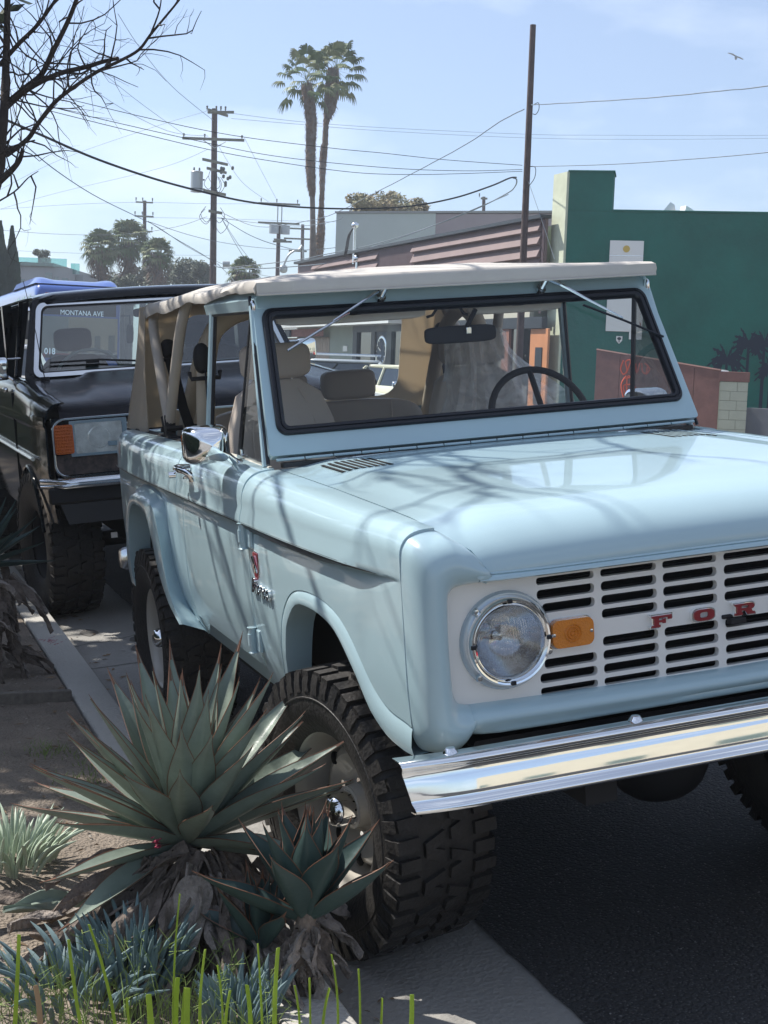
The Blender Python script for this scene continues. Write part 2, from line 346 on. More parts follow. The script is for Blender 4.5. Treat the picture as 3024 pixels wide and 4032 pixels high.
# script and shield badge behind the front wheel arch, passenger side, and both sides alike
SCR = "Bronco"
for s_, fn in ((-1, lambda v: v), (1, mir)):
    xb = -.826
    bd = mk('shield_badge', fn(prism([(1.145, .965), (1.145, .915), (1.137, .890), (1.118, .876), (1.098, .890), (1.090, .915), (1.090, .965)], xb, xb + .01, 'x')), CHROME, CAR, bevel=.001)
    mk('badge_enamel', fn(prism([(1.141, .961), (1.141, .915), (1.133, .893), (1.118, .882), (1.102, .893), (1.094, .915), (1.094, .961)], xb - .003, xb + .002, 'x')), REDP, bd)
    mk('badge_horse', fn(join(tube(smooth_curve([(xb - .004, 1.137, .940), (xb - .006, 1.130, .948), (xb - .006, 1.118, .935), (xb - .006, 1.108, .925), (xb - .004, 1.100, .905)], 3), [.002, .003, .004, .005, .005, .004, .004] + [.003] * 6, 6), tube([(xb - .005, 1.126, .942), (xb - .005, 1.132, .915)], .002, 6), tube([(xb - .005, 1.112, .930), (xb - .005, 1.118, .905)], .002, 6))), CHROME, bd)
    if s_ < 0: Mt = Matrix.Translation((xb - .004, 1.065, .862)) @ Matrix(((0, 0, -1, 0), (-1, 0, 0, 0), (0, 1, 0, 0), (0, 0, 0, 1)))
    else: Mt = Matrix.Translation((-xb + .004, 1.065, .862)) @ Matrix(((0, 0, 1, 0), (1, 0, 0, 0), (0, 1, 0, 0), (0, 0, 0, 1)))
    Mt = Mt @ Matrix(((1, .3, 0, 0), (0, 1, 0, 0), (0, 0, 1, 0), (0, 0, 0, 1)))
    text('script_badge', SCR, .062, CHROME, CAR, Mt, depth=.004, offset=.0012)
    mk('crease_shade_trim', fn(fixn(grid([[(side(y) - .023 * ss(.02, .35, y) - .002, y, 1.0455), (side(y) - .021 * ss(.02, .35, y) - .002, y, 1.0375), (side(y) - .008 * ss(.02, .35, y), y, 1.0385 - ((.019 * ss(.12, .6, y)) if y < 1.2 else .009))] for y in [.14 + 3.3 * k / 60 for k in range(61)]]))), SHADE_TRIM, CAR, solid=.001)  # strip coloured near-black to stand in for the shade under the body crease

# front cap: the rounded blue surround between the fenders
OUT = [(0, 1.046), (-.604, 1.046), (-.628, 1.073), (-.646, 1.099), (-.675, 1.124), (-.702, 1.1385), (-.745, 1.1345), (-.770, 1.118), (-.7800, 1.075), (-.7805, .92), (-.7795, .80), (-.776, .73), (-.770, .685), (-.752, .652), (-.722, .640), (-.690, .648), (-.668, .676), (-.640, .686), (-.40, .684), (0, .684)]
INN = [(0, 1.026), (-.58, 1.026), (-.60, 1.026), (-.645, 1.026), (-.672, 1.024), (-.686, 1.020), (-.696, 1.010), (-.701, .995), (-.703, .96), (-.705, .90), (-.704, .84), (-.702, .80), (-.700, .78), (-.694, .765), (-.684, .756), (-.672, .751), (-.660, .749), (-.640, .748), (-.40, .742), (0, .738)]
OUTs = smooth_curve(OUT, 4); INs = smooth_curve(INN, 4)
rows = []
for t, y in ((0, None), (.06, None), (.16, -.012), (.32, -.034), (.5, -.045), (.68, -.046), (.82, -.038), (.92, -.024), (1.0, -.010), (1.0, .004)):
    r = []
    for (ax_, az_), (bx, bz) in zip(OUTs, INs):
        w = ss(.615, .705, abs(ax_))
        tt = t; y0 = {0: (.060, -.022), .06: (.022, -.034)}.get(t) if y is None else None
        yy = (y0[0] * w + y0[1] * (1 - w)) if y0 else (y * w + min(y, -.036) * (1 - w) if t < .3 else y)
        r.append((ax_ + (bx - ax_) * tt, yy, az_ + (bz - az_) * tt))
    rows.append(r)
capL = grid(rows); cap = fixn(join(capL, mir(capL)))
mk('front_cap', cap, PAINT, CAR, sharp=60, solid=.006, off=0)
mk('cap_underside', join(box(-.66, .66, -.02, .30, .655, .66)), DARK, CAR)
# grille panel with its slots
rowsz = [1.006, .975, .943, .911, .847, .815, .783, .753]
slots = []
for ci, (a, b) in enumerate([(-.479, -.334), (-.317, -.172), (-.155, -.010), (.010, .155), (.172, .317), (.334, .479)]):
    for ri, z in enumerate(rowsz):
        h = .0085 if ri in (0, 7) else .0112
        if ci in (0, 5) and ri in (3, 4): continue
        x0, x1 = a, b
        if ri in (2, 5) and ci == 0: x0 += .012
        if ri in (2, 5) and ci == 5: x1 -= .012
        slots.append(rrect(x0, x1, z - h, z + h, h * .8, 3))
half = [p for p in INs]
outl = [(x, z) for x, z in half] + [(-x, z) for x, z in reversed(half[1:-1])]
g = mk('grille_panel', plate(outl, slots + [[(s * -.561 + .094 * math.cos(2 * PI * k / 32), .885 + .094 * math.sin(2 * PI * k / 32)) for k in range(32)] for s in (-1, 1)], lambda u, v: (u, .0, v), lambda u, v: (u, .016, v)), WHITEP, CAR, sharp=30, bevel=.0035, seg=2)
mk('radiator_shroud', box(-.70, .70, .075, .09, .66, 1.04), DARK, CAR)
mk('radiator_core', join(*[box(-.48, .48, .055, .06, .74 + .018 * k, .743 + .018 * k) for k in range(16)]), BLACK, CAR)
mk('hood_release', join(box(.0, .075, -.006, .02, .858, .868), box(.012, .055, -.022, -.002, .845, .860)), BLACK, CAR, bevel=.003)
# FORD in slab letters
def letter(ch):
    if ch == 'F': return [(0, 0), (.40, 0), (.40, .2), (.33, .2), (.33, .40), (.52, .40), (.52, .30), (.66, .30), (.66, .70), (.52, .70), (.52, .60), (.33, .60), (.33, .80), (.78, .80), (.78, .60), (.95, .60), (.95, 1), (0, 1), (0, .8), (.1, .8), (.1, .2), (0, .2)], []
    if ch == 'O': return rrect(0, 1, 0, 1, .34, 6), [rrect(.30, .70, .26, .74, .14, 5)]
    if ch == 'R': return [(0, 0), (.38, 0), (.38, .2), (.33, .2), (.33, .38), (.5, .38), (.62, 0), (1, 0), (1, .2), (.9, .2), (.82, .42), (.92, .5), (.97, .62), (.97, .82), (.9, .95), (.78, 1), (0, 1), (0, .8), (.1, .8), (.1, .2), (0, .2)], [[(.33, .58), (.62, .58), (.68, .64), (.68, .74), (.62, .8), (.33, .8)]]
    return [(0, 0), (.66, 0), (.85, .08), (.97, .25), (1, .5), (.97, .75), (.85, .92), (.66, 1), (0, 1), (0, .8), (.1, .8), (.1, .2), (0, .2)], [[(.33, .2), (.58, .2), (.7, .3), (.73, .5), (.7, .7), (.58, .8), (.33, .8)]]
for ch, xc in zip('FORD', (-.168, -.056, .056, .168)):
    o_, h_ = letter(ch); w, hh = .064, .034
    f0 = lambda y, k, xc=xc: (lambda u, v: (xc - w / 2 + u * w * 1., y, .8785 - hh / 2 + v * hh))
    base = mk('grille_letter', plate(o_, h_, f0(-.012, 0), f0(.002, 0)), CHROME, CAR, bevel=.0012)
    f1 = lambda y, xc=xc: (lambda u, v: (xc + (u - .5) * w * .86, y, .8785 + (v - .5) * hh * .80))
    mk('letter_inlay', plate(o_, h_, f1(-.0150), f1(-.011)), REDP, base)
# headlamps and amber lamps
for s in (-1, 1):
    c = (s * .561, 0, .885)
    ring = mk('headlamp_surround', lathe([(.112, .001), (.1115, -.006), (.107, -.011), (.101, -.012), (.097, -.010)], 48, 'y', c), PAINT if False else CHROME2, CAR)
    ring.data.materials[0] = mat('surround_enamel', (.46, .53, .58), .22, .35, coat=.8) if s < 0 else bpy.data.materials['surround_enamel']
    mk('trim_ring', lathe([(.100, -.010), (.099, -.028), (.0955, -.033), (.0915, -.032), (.0905, -.020), (.088, -.018), (.0865, -.026), (.083, -.030), (.080, -.024), (.080, -.010)], 56, 'y', c), CHROME, ring, sharp=50)
    mk('headlamp_bowl', lathe([(.0, .055), (.03, .050), (.06, .025), (.082, -.018)], 32, 'y', c), CHROME2, ring)
    # fluted lens
    G = []
    for i in range(15):
        r = .082 * i / 14; row = []
        for k in range(72):
            a = 2 * PI * k / 72; x, z = r * math.cos(a), r * math.sin(a)
            row.append((c[0] + x, -.020 - .026 * (1 - (r / .082) ** 2) - .0008 * math.sin(x * 900) * (1 if abs(z) < .05 else .3), c[2] + z))
        G.append(row)
    mk('headlamp_lens', grid(G, False, True), LENS, ring)
    mk('filament_cap', lathe([(0, .028), (.008, .030), (.010, .05)], 12, 'y', c), CHROME2, ring)
    for a in (45, 200, 315): 
        mk('trim_screw', tr(lathe([(0, -.006), (.006, -.005), (.009, 0)], 10, 'y'), c[0] + s * -.0 + .1055 * math.cos(math.radians(a if s > 0 else 180 - a)), -.016, c[2] + .1055 * math.sin(math.radians(a))), CHROME2, ring)
    for a in (0, 90, 180, 270):
        mk('ring_clip', tr(box(-.006, .006, -.037, -.030, -.005, .005), c[0] + .092 * math.cos(math.radians(a)), 0, c[2] + .092 * math.sin(math.radians(a))), GASKET, ring, bevel=.002)
    am = mk('side_lamp', prism(rrect(s * .400 - .052, s * .400 + .052, .850, .914, .017), -.003, -.018), AMBER, CAR, bevel=.005, seg=3)
    mk('lamp_gasket', prism(rrect(s * .400 - .0545, s * .400 + .0545, .8475, .9165, .018), .0, -.005), CHROME2, am)
    mk('lamp_rings', join(*[lathe([(r, -.018), (r + .002, -.0215), (r + .004, -.018)], 24, 'y', (s * .402, 0, .882)) for r in (.004, .011, .018)]), AMBER, am)
    for q in (-1, 1): mk('lamp_screw', tr(lathe([(0, -.021), (.004, -.020), (.005, -.016)], 8, 'y'), s * .402 + q * .047, 0, .882), CHROME2, am)
# hood
hw = lambda Y: -seamX(max(Y, 0)) - .0065
G = []
path = [(1.205, 0), (1.19, 0), (1.1, 0), (1.0, 0), (.85, 0), (.7, 0), (.55, 0), (.4, 0), (.28, 0), (.18, 0), (.12, .003), (.08, .007), (.045, .0145), (.015, .027), (-.010, .045), (-.026, .066), (-.034, .085), (-.036, .105), (-.034, .116)]
for Y, dz in path:
    w = hw(Y); t = max(0, (.05 - Y) / .086); w = w - .062 * (ss(0, 1, t)) ; row = []
    for k in range(33):
        u = -1 + 2 * k / 32; u = math.copysign(abs(u) ** .8, u); x = w * u
        z = seamZ(max(Y, 0)) + .012 * (1 - ss(.78, .93, abs(u))) * (1 if Y > .1 else max(0, 1 - (.1 - Y) / .12)) + .010 * (1 - u * u) - dz + .0035
        if dz > .05: z = min(z, z)
        row.append((x, Y, z))
    sk = (.010 if Y > -.030 else 0) + .024 * ss(-.020, .01, Y); row = [(row[0][0] + .005, Y + .002, row[0][2] - sk - .001)] + row + [(row[-1][0] - .005, Y + .002, row[-1][2] - sk - .001)]
    G.append(row)
hood = mk('hood', fixn(grid(G)), PAINT, CAR, sharp=60, solid=.006)
for s in (-1, 1):
    for k in range(8):
        x = s * (.462 + .0205 * k); u_ = abs(x) / .716; za_, zb_ = [seamZ(q) + .0035 + .012 * (1 - ss(.78, .93, u_)) + .010 * (1 - u_ * u_) for q in (.925, 1.125)]
        v = mk('air_vent_slot', tr(pillow(x - .0052, x + .0052, .925, 1.125, z0 - .004, z0 + .004, 3, 3)), DARK, hood) if False else mk('air_vent_slot', ([(x - .0065, .925, za_ + .0012), (x + .0065, .925, za_ + .0012), (x + .0065, 1.125, zb_ + .0012), (x - .0065, 1.125, zb_ + .0012)], [(0, 1, 2, 3)]), DARK, hood)
        mk('louvre_lip', tube([(x + .008, .93, za_), (x + .008, 1.12, zb_)], .0024, 6), PAINT, hood)
# engine bay floor under the hood, wheel wells, inner body (dark)
mk('inner_body', join(box(-.68, .68, .10, 1.2, .62, 1.10), box(-.74, .74, 1.2, 3.55, .50, .66), box(-.70, .70, 1.2, 1.26, .66, 1.17)), DARK, CAR)
mk('chassis_rail', join(box(-.42, -.34, -.08, 3.6, .50, .60), box(.34, .42, -.08, 3.6, .50, .60), tube([(-.66, .547, .37), (.66, .547, .37)], .04, 12), tube([(-.66, 2.88, .37), (.66, 2.88, .37)], .04, 12), tr(pillow(-.02, .27, .40, .66, .235, .50, 6, 2.2)), tr(pillow(-.15, .15, 2.74, 3.0, .25, .49, 6, 2.2))), BLACK, CAR)
mk('tailgate', box(-.68, .68, 3.62, 3.645, .62, 1.17), PAINT, CAR, bevel=.01)
mk('rear_floor', box(-.70, .70, 2.1, 3.62, .66, .70), BLACK, CAR)
# chrome front bumper
prof = [(.090, .684), (.030, .686), (.014, .686), (.006, .683), (.001, .677), (.001, .670), (.007, .664), (.0115, .657), (.0118, .650), (.0085, .640), (.0047, .620), (.0016, .602), (.0004, .594), (.0004, .587), (-.006, .581), (-.014, .576), (-.0165, .569), (-.014, .563), (-.004, .559), (.010, .556), (.022, .554)]
G = []
for k in range(61):
    u = -1 + 2 * k / 60; x = .872 * u; e = max(0, (abs(x) - .715) / .163)
    yb = -.150 + .006 * (u * u) + .010 * e * e + .006 * ss(0, 1, e) ; sh = 1
    zo = .016 * e
    G.append([(x - math.copysign(.03, u) * e * e * ((.684 - z) / .13) * .9, yb + (d if d < .08 else .055), .686 - (.686 - z) * .89) for d, z in prof])
bump = mk('front_bumper', fixn(grid(G)), CHROME, CAR, sharp=70, solid=.003)
mk('bumper_brackets', join(box(-.42, -.34, -.10, .1, .58, .66), box(.34, .42, -.10, .1, .58, .66)), BLACK, CAR)
for x in (-.30, .30, -.75, .75): mk('bumper_bolt', lathe([(0, .012), (.010, .010), (.016, .002), (.017, 0)], 14, 'z', (x, -.105, .686)), CHROME, bump)
mk('splash_pan', fixn(grid([[(-.66, -.03, .675), (.66, -.03, .675)], [(-.66, .0, .62), (.66, .0, .62)], [(-.66, .12, .56), (.66, .12, .56)]])), BLACK, CAR)

# windscreen frame
wy = lambda z: 1.218 + (z - 1.230) * .515
def tz(x0, x1, x2, x3, z0, z1, r, n=5):  # rounded trapezoid: half-widths x0 at z0, x1 at z1
    R_ = []
    base = rrect(-x0, x0, z0, z1, r, n)
    for u, v in base: t = (v - z0) / (z1 - z0); R_.append((u * (1 + (x1 / x0 - 1) * t), v))
    return R_
fo = tz(.735, .689, 0, 0, 1.226, 1.706, .012); gi = tz(.694, .660, 0, 0, 1.292, 1.650, .03)
go = tz(.700, .670, 0, 0, 1.281, 1.659, .034); ii = tz(.670, .640, 0, 0, 1.306, 1.632, .018)
NY, NZ = -.889, .458
def on(d): return lambda u, v: (u, wy(v) + NY * d, v + NZ * d)
fr = mk('windscreen_frame', plate(fo, [gi], on(0), on(-.03)), PAINT, CAR, sharp=30, bevel=.004)
# rubber gasket: a rounded strip
def midl(A, B, t): return [(a[0] + (b[0] - a[0]) * t, a[1] + (b[1] - a[1]) * t) for a, b in zip(A, B)]
loops = [[on(d)(*p) for p in midl(go, ii, t)] for t, d in ((0, -.002), (0, .006), (.12, .011), (.35, .012), (.42, .008), (.5, .008), (.58, .012), (.85, .011), (1, .005), (1, -.012))]
mk('windscreen_gasket', fixn(grid(loops, False, True)), GASKET, fr, sharp=40)
mk('windscreen_glass', ([on(.0)(*p) for p in ii], [tuple(range(len(ii)))]), GLASS, fr)
mk('cowl_hinge', join(*[tube([(-.72 + .0895 * k + .002, 1.208, 1.214 - .0 * k), (-.72 + .0895 * (k + 1) - .002, 1.208, 1.214)], .0042, 8) for k in range(16)]), PAINT, fr)
mk('cowl_gap', box(-.70, .70, 1.2, 1.23, 1.19, 1.204), GASKET, CAR)
mk2('frame_seal', (tube([(-.737, 1.232, 1.20), (-.692, 1.474, 1.70)], .006, 6)), GASKET, fr)
for (px, pz, ex, ez, bx, bz, cx_, cz_) in ((-.262, 1.690, -.455, 1.600, -.395, 1.625, -.618, 1.522), (.300, 1.688, .548, 1.553, .419, 1.606, .682, 1.485)):
    w = mk('wiper_arm', join(tube([on(.012)(px - .010, pz - .016), on(.042)(px, pz)], .010, 12), tube([on(.040)(px - .006, pz + .004), on(.045)(px + (ex - px) * .17, pz + (ez - pz) * .17)], .011, 8, flat=.7), tube([on(.045)(px + (ex - px) * .17, pz + (ez - pz) * .17), on(.034)(px + (ex - px) * .5, pz + (ez - pz) * .5), on(.024)(ex, ez)], [.006, .0045, .0035], 6)), CHROME2, CAR)
    mk('wiper_blade', tube([on(.018)(bx, bz), on(.022)((bx + cx_) / 2, (bz + cz_) / 2), on(.018)(cx_, cz_)], .0042, 6), GASKET if px > 0 else CHROME2, w)
    mk('pivot_nut', tube([on(.0)(px - .014, pz - .020), on(.014)(px - .012, pz - .018)], .016, 12), CHROME2, w)

# soft top
def roofz(x, y):
    zs = interp([(1.40, 1.742), (1.6, 1.742), (2.2, 1.738), (2.5, 1.742), (2.8, 1.724), (3.1, 1.722), (3.25, 1.715)], y)
    zc_ = interp([(1.40, 1.752), (1.55, 1.768), (1.8, 1.785), (2.5, 1.806), (3.0, 1.802), (3.25, 1.785)], y)
    u = abs(x) / .70
    return zs + (zc_ - zs) * (1 - u ** 2.4)
G = []
for Y, k in [(1.398, -2), (1.384, -1), (1.384, 0), (1.392, 1)] + [(1.41 + 1.84 * i / 34, 2) for i in range(35)] + [(3.285, 3), (3.31, 4)]:
    row = []
    w = interp([(1.38, .692), (1.6, .692), (2.5, .685), (3.25, .68)], Y)
    for j in range(41):
        u = -1 + 2 * j / 40; u = math.copysign(abs(u) ** .75, u); x = w * u
        if k == -2: z = 1.700
        elif k == -1: z = 1.7005
        elif k == 0: z = 1.738
        elif k == 1: z = roofz(x, 1.41) - .003
        elif k == 2: z = roofz(x, Y) + .010 * noise.noise(Vector((x * 2.5, Y * 4.5, 3))) * ss(.3, .7, abs(x)) + .004 * noise.noise(Vector((x * 9 + Y * 6, Y * 7, 0))) * ss(1.5, 1.8, Y)
        elif k == 3: z = roofz(x, 3.25) - .012
        else: z = roofz(x, 3.25) - .055
        row.append((x, Y, z))
    if k >= 1:
        fl = .030 + .016 * noise.noise(Vector((Y * 3.2, 4, 1))) + .006 * noise.noise(Vector((Y * 11, 2, 7))) + .02 * ss(1.8, 3.1, Y) if k == 2 else .04
        if Y < 1.6: fl = .035
        row = [(-w - .004, Y, row[0][2] - fl), (-w - .009, Y, row[0][2] - fl * .5)] + row + [(w + .009, Y, row[-1][2] - fl * .5), (w + .004, Y, row[-1][2] - fl)]
    else: row = [(-w - .001, Y, row[0][2]), (-w - .0005, Y, row[0][2])] + row + [(w + .0005, Y, row[-1][2]), (w + .001, Y, row[-1][2])]
    G.append(row)
top = mk('soft_top', fixn(grid(G)), CANVAS, CAR, sharp=55, solid=.005)
mk('front_hem', tube([(-.690, 1.381, 1.7015), (.690, 1.381, 1.7015)], .0035, 6), CANVAS, top)
# rear curtain with its window
def cy(z): return 3.27 + (1.72 - z) * .62
co = tz(.735, .675, 0, 0, 1.185, 1.735, .03); ch_ = tz(.565, .52, 0, 0, 1.25, 1.675, .09, 6)
mk('rear_curtain', plate(co, [ch_], lambda u, v: (u, cy(v), v), lambda u, v: (u, cy(v) - .006, v)), CURT, top)
mk('rear_window_film', ([(u, cy(v) - .003, v) for u, v in ch_], [tuple(range(len(ch_)))]), GLASS, top)
wing = [[(-.69 - .03 * t + .006 * math.sin(9 * v + 4 * t), 3.29 + .35 * t - v * (.10 + .36 * t), 1.72 - .53 * t) for v in [i / 8 for i in range(9)]] for t in [i / 10 for i in range(11)]]
mk2('curtain_wing', (fixn(grid(wing))), CURT, top, solid=.004)
BOW = mat('tan_bow_sleeve', (.40, .36, .31), .75, bump=.1, bscale=300)
for (yt, zt_, nm) in ((2.56, 1.728, 'front_bow'), (3.16, 1.708, 'rear_bow')):
    pts = smooth_curve([(-.70, 2.80, 1.24), (-.685, 2.80 + (yt - 2.80) * .5, 1.46), (-.660, yt, zt_ - .05), (-.60, yt, zt_ + .01), (-.3, yt, zt_ + .045), (0, yt, zt_ + .06), (.3, yt, zt_ + .045), (.60, yt, zt_ + .01), (.660, yt, zt_ - .05), (.685, 2.80 + (yt - 2.80) * .5, 1.46), (.70, 2.80, 1.24)], 4)
    mk('top_bow', tube(pts, .021, 12), BOW, top)
mk2('bow_pivot', (join(tube([(-.70, 2.79, 1.28), (-.70, 2.80, 1.19)], .022, 10), tube([(-.70, 2.88, 1.27), (-.70, 2.83, 1.18)], .018, 10), box(-.72, -.68, 2.70, 2.95, 1.17, 1.20), tube([(-.725, 2.75, 1.23), (-.66, 2.75, 1.23)], .010, 8), tube([(-.725, 2.86, 1.22), (-.66, 2.86, 1.22)], .010, 8))), BLACK, CAR)
# padded roll bar behind the front seats, with seat belts
PAD = mat('padded_bar', (.42, .36, .28), .7, bump=.12, bscale=200)
mk('roll_bar', tube(smooth_curve([(-.60, 2.62, .70), (-.60, 2.60, 1.2), (-.575, 2.58, 1.52), (-.50, 2.57, 1.64), (-.3, 2.57, 1.68), (.3, 2.57, 1.68), (.50, 2.57, 1.64), (.575, 2.58, 1.52), (.60, 2.60, 1.2), (.60, 2.62, .70)], 5), .036, 14), PAD, CAR)
mk2('roll_bar_stay', (tube(smooth_curve([(-.50, 2.58, 1.64), (-.53, 2.9, 1.50), (-.58, 3.35, .95), (-.58, 3.45, .70)], 4), .030, 12)), PAD, CAR)
def ribbon(pts, w, th=.003):
    return fixn(grid([[(x - w / 2 * c, y - w / 2 * s, z), (x + w / 2 * c, y + w / 2 * s, z)] for (x, y, z, c, s) in pts]))
for s in (-1, 1):
    bl = mk('seat_belt', ribbon([(s * .60, 2.56, 1.46, .15, 1.), (s * .605, 2.52, 1.36, .35, .9), (s * .60, 2.48, 1.1, .6, .8), (s * .585, 2.42, .75, .7, .7)], .055), BELT, CAR, solid=.004)
    mk('belt_guide', join(tr(pillow(s * .60 - .035, s * .60 + .035, 2.53, 2.61, 1.44, 1.56, 5, 2.4)), tube([(s * .60 - .06, 2.55, 1.45), (s * .60 - .055, 2.54, 1.425), (s * .60 + .055, 2.54, 1.425), (s * .60 + .06, 2.55, 1.45)], .009, 8)), BLACK, bl)
    mk('rear_belt', ribbon([(s * .62, 3.10, 1.52, .9, .2), (s * .60, 3.0, 1.30, .8, .3), (s * .52, 2.92, .95, .8, .3)], .055), BELT, CAR, solid=.004)
    mk('rear_belt_anchor', join(tr(pillow(s * .62 - .032, s * .62 + .032, 3.07, 3.13, 1.50, 1.58, 5, 2.4)), tube([(s * .62 - .055, 3.09, 1.52), (s * .62 - .05, 3.09, 1.495), (s * .62 + .05, 3.09, 1.495), (s * .62 + .055, 3.09, 1.52)], .008, 8)), BLACK, CAR)
# seats
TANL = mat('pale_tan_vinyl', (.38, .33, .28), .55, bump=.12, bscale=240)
def seat(cx, cy_, wb, zt_, name, head, hw_, lab=None):
    G = []
    for i in range(15):
        t = i / 14; z = .70 + (zt_ - .70) * t; w = wb * (1 - .25 * ss(.70, 1, t) - .06 * t) * (1 - .45 * ss(.93, 1.0, t)); y = cy_ + .16 * (t - 1) * -.0 - .12 * (1 - t); row = []
        th = .055 * (1 - .5 * ss(.9, 1, t))
        for k in range(28):
            a = 2 * PI * k / 28; c, s_ = math.cos(a), math.sin(a)
            row.append((cx + w * math.copysign(abs(c) ** .55, c), y + th * math.copysign(abs(s_) ** .6, s_) - (.02 * abs(c) ** 3 if s_ < 0 else 0), z))
        G.append(row)
    v, f = grid(G, False, True); f.append(tuple(range(27, -1, -1))); f.append(tuple(range(len(v) - 28, len(v))))
    so_ = mk(name, (v, f), TAN, CAR, sharp=50)
    mk('seat_cushion', tr(pillow(cx - wb, cx + wb, cy_ - .62, cy_ - .05, .66, .80, 6, 4)), TAN, so_)
    mk('seat_piping', tube(smooth_curve([(cx - wb * .62, cy_ - .20, .80), (cx - wb * .60, cy_ - .115, 1.15), (cx - wb * .50, cy_ - .070, zt_ - .12), (cx - wb * .30, cy_ - .065, zt_ - .03)], 4), .004, 5), TAN, so_)
    mk('seat_piping', tube(smooth_curve([(cx + wb * .62, cy_ - .20, .80), (cx + wb * .60, cy_ - .115, 1.15), (cx + wb * .50, cy_ - .070, zt_ - .12), (cx + wb * .30, cy_ - .065, zt_ - .03)], 4), .004, 5), TAN, so_)
    mk('headrest', (pillow(cx - hw_, cx + hw_, cy_ - .055, cy_ + .045, zt_ + .004, zt_ + head, 7, 4.5)), TAN, so_)
    mk('headrest_post', join(*[tube([(cx + q * .06, cy_, zt_ - .03), (cx + q * .06, cy_, zt_ + .03)], .006, 8) for q in (-1, 1)]), CHROME2, so_)
seat(-.405, 2.25, .215, 1.410, 'front_seat', .135, .130)
seat(.385, 2.25, .215, 1.410, 'front_seat', .130, .130)
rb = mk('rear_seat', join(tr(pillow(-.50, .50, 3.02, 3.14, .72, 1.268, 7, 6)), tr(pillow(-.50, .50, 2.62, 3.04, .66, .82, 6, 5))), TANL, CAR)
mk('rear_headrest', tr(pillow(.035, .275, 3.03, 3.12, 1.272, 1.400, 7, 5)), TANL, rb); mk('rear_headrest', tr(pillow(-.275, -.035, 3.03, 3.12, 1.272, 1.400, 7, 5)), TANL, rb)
mk('seat_seam', tube([(.33, 3.015, .80), (.33, 3.015, 1.26)], .003, 5), TAN, rb)
# clear plastic sheet over the driver's seat
PLAS = bpy.data.materials.new('plastic_film'); PLAS.use_nodes = True; t_ = PLAS.node_tree; pb = t_.nodes['Principled BSDF']
pb.inputs['Base Color'].default_value = (.86, .87, .88, 1); pb.inputs['Roughness'].default_value = .25; pb.inputs['Alpha'].default_value = .26
nn = t_.nodes.new('ShaderNodeTexNoise'); nn.inputs['Scale'].default_value = 5; nn.inputs['Detail'].default_value = 6; nn.inputs['Distortion'].default_value = 1.5
rr = t_.nodes.new('ShaderNodeValToRGB'); rr.color_ramp.elements[0].position = .42; rr.color_ramp.elements[0].color = (.30, .30, .30, 1); rr.color_ramp.elements[1].position = .66; rr.color_ramp.elements[1].color = (.55, .55, .55, 1)
bb = t_.nodes.new('ShaderNodeBump'); bb.inputs['Strength'].default_value = .8; bb.inputs['Distance'].default_value = .02
t_.links.new(nn.outputs[0], rr.inputs[0]); t_.links.new(rr.outputs[0], pb.inputs['Alpha']); t_.links.new(nn.outputs[0], bb.inputs['Height']); t_.links.new(bb.outputs[0], pb.inputs['Normal'])
G = []
for i in range(17):
    t = i / 16; z = 1.545 - .50 * t; wl = .135 + .10 * ss(.25, .9, t); wr = .135 + .27 * ss(.05, .62, t) - .10 * ss(.65, 1, t); row = []
    for k in range(25):
        u = -1 + k / 12; x = .385 + (wl if u < 0 else wr) * u
        row.append((x, 2.155 - .03 * t + .05 * abs(u) ** 3 + .012 * math.sin(7 * u + 5 * t) + .008 * math.sin(19 * u - 3 * t), z + .012 * math.sin(5 * u)))
    G.append(row)
film = mk('plastic_seat_cover', grid([[(p[0], p[1] + .13, p[2] - .02) for p in G[0]]] + G), PLAS, CAR)
# dashboard, steering wheel, mirror, visors
mk('dashboard', join(tr(pillow(-.66, .66, 1.30, 1.46, 1.02, 1.20, 6, 5))), mat('dash_paint', (.05, .06, .07), .5), CAR)
N_ = Vector((0, -.90, .43)); cs = Vector((.42, 1.74, 1.225)); e1 = Vector((1, 0, 0)); e2 = N_.cross(e1) * -1
ringp = [tuple(cs + e1 * (.190 * math.cos(2 * PI * k / 40)) + e2 * (.190 * math.sin(2 * PI * k / 40))) for k in range(41)]
sw_ = mk('steering_wheel', join(tube(ringp, .0125, 10, False), tube([tuple(cs + e1 * .18 * math.cos(a) + e2 * .18 * math.sin(a)) for a in (2.35,)] + [tuple(cs + Vector((0, -.03, 0)))], .011, 8), tube([tuple(cs + e1 * .18 * math.cos(a) + e2 * .18 * math.sin(a)) for a in (.6,)] + [tuple(cs + Vector((0, -.03, 0)))], .011, 8), tube([tuple(cs + e1 * .18 * math.cos(a) + e2 * .18 * math.sin(a)) for a in (-1.57,)] + [tuple(cs + Vector((0, -.03, 0)))], .011, 8), tube([tuple(cs + Vector((0, -.02, 0))), tuple(cs + Vector((0, -.35, -.14)))], .03, 12)), BLACK, CAR)
mk('rear_view_mirror', join(tr(pillow(-.110, .145, 1.485, 1.510, 1.515, 1.572, 6, 5)), tube([(.035, 1.49, 1.56), (.05, 1.44, 1.62)], .008, 8)), BLACK, CAR)
mk('mirror_bracket', box(.030, .050, 1.476, 1.488, 1.542, 1.566), CHROME2, CAR, bevel=.003)
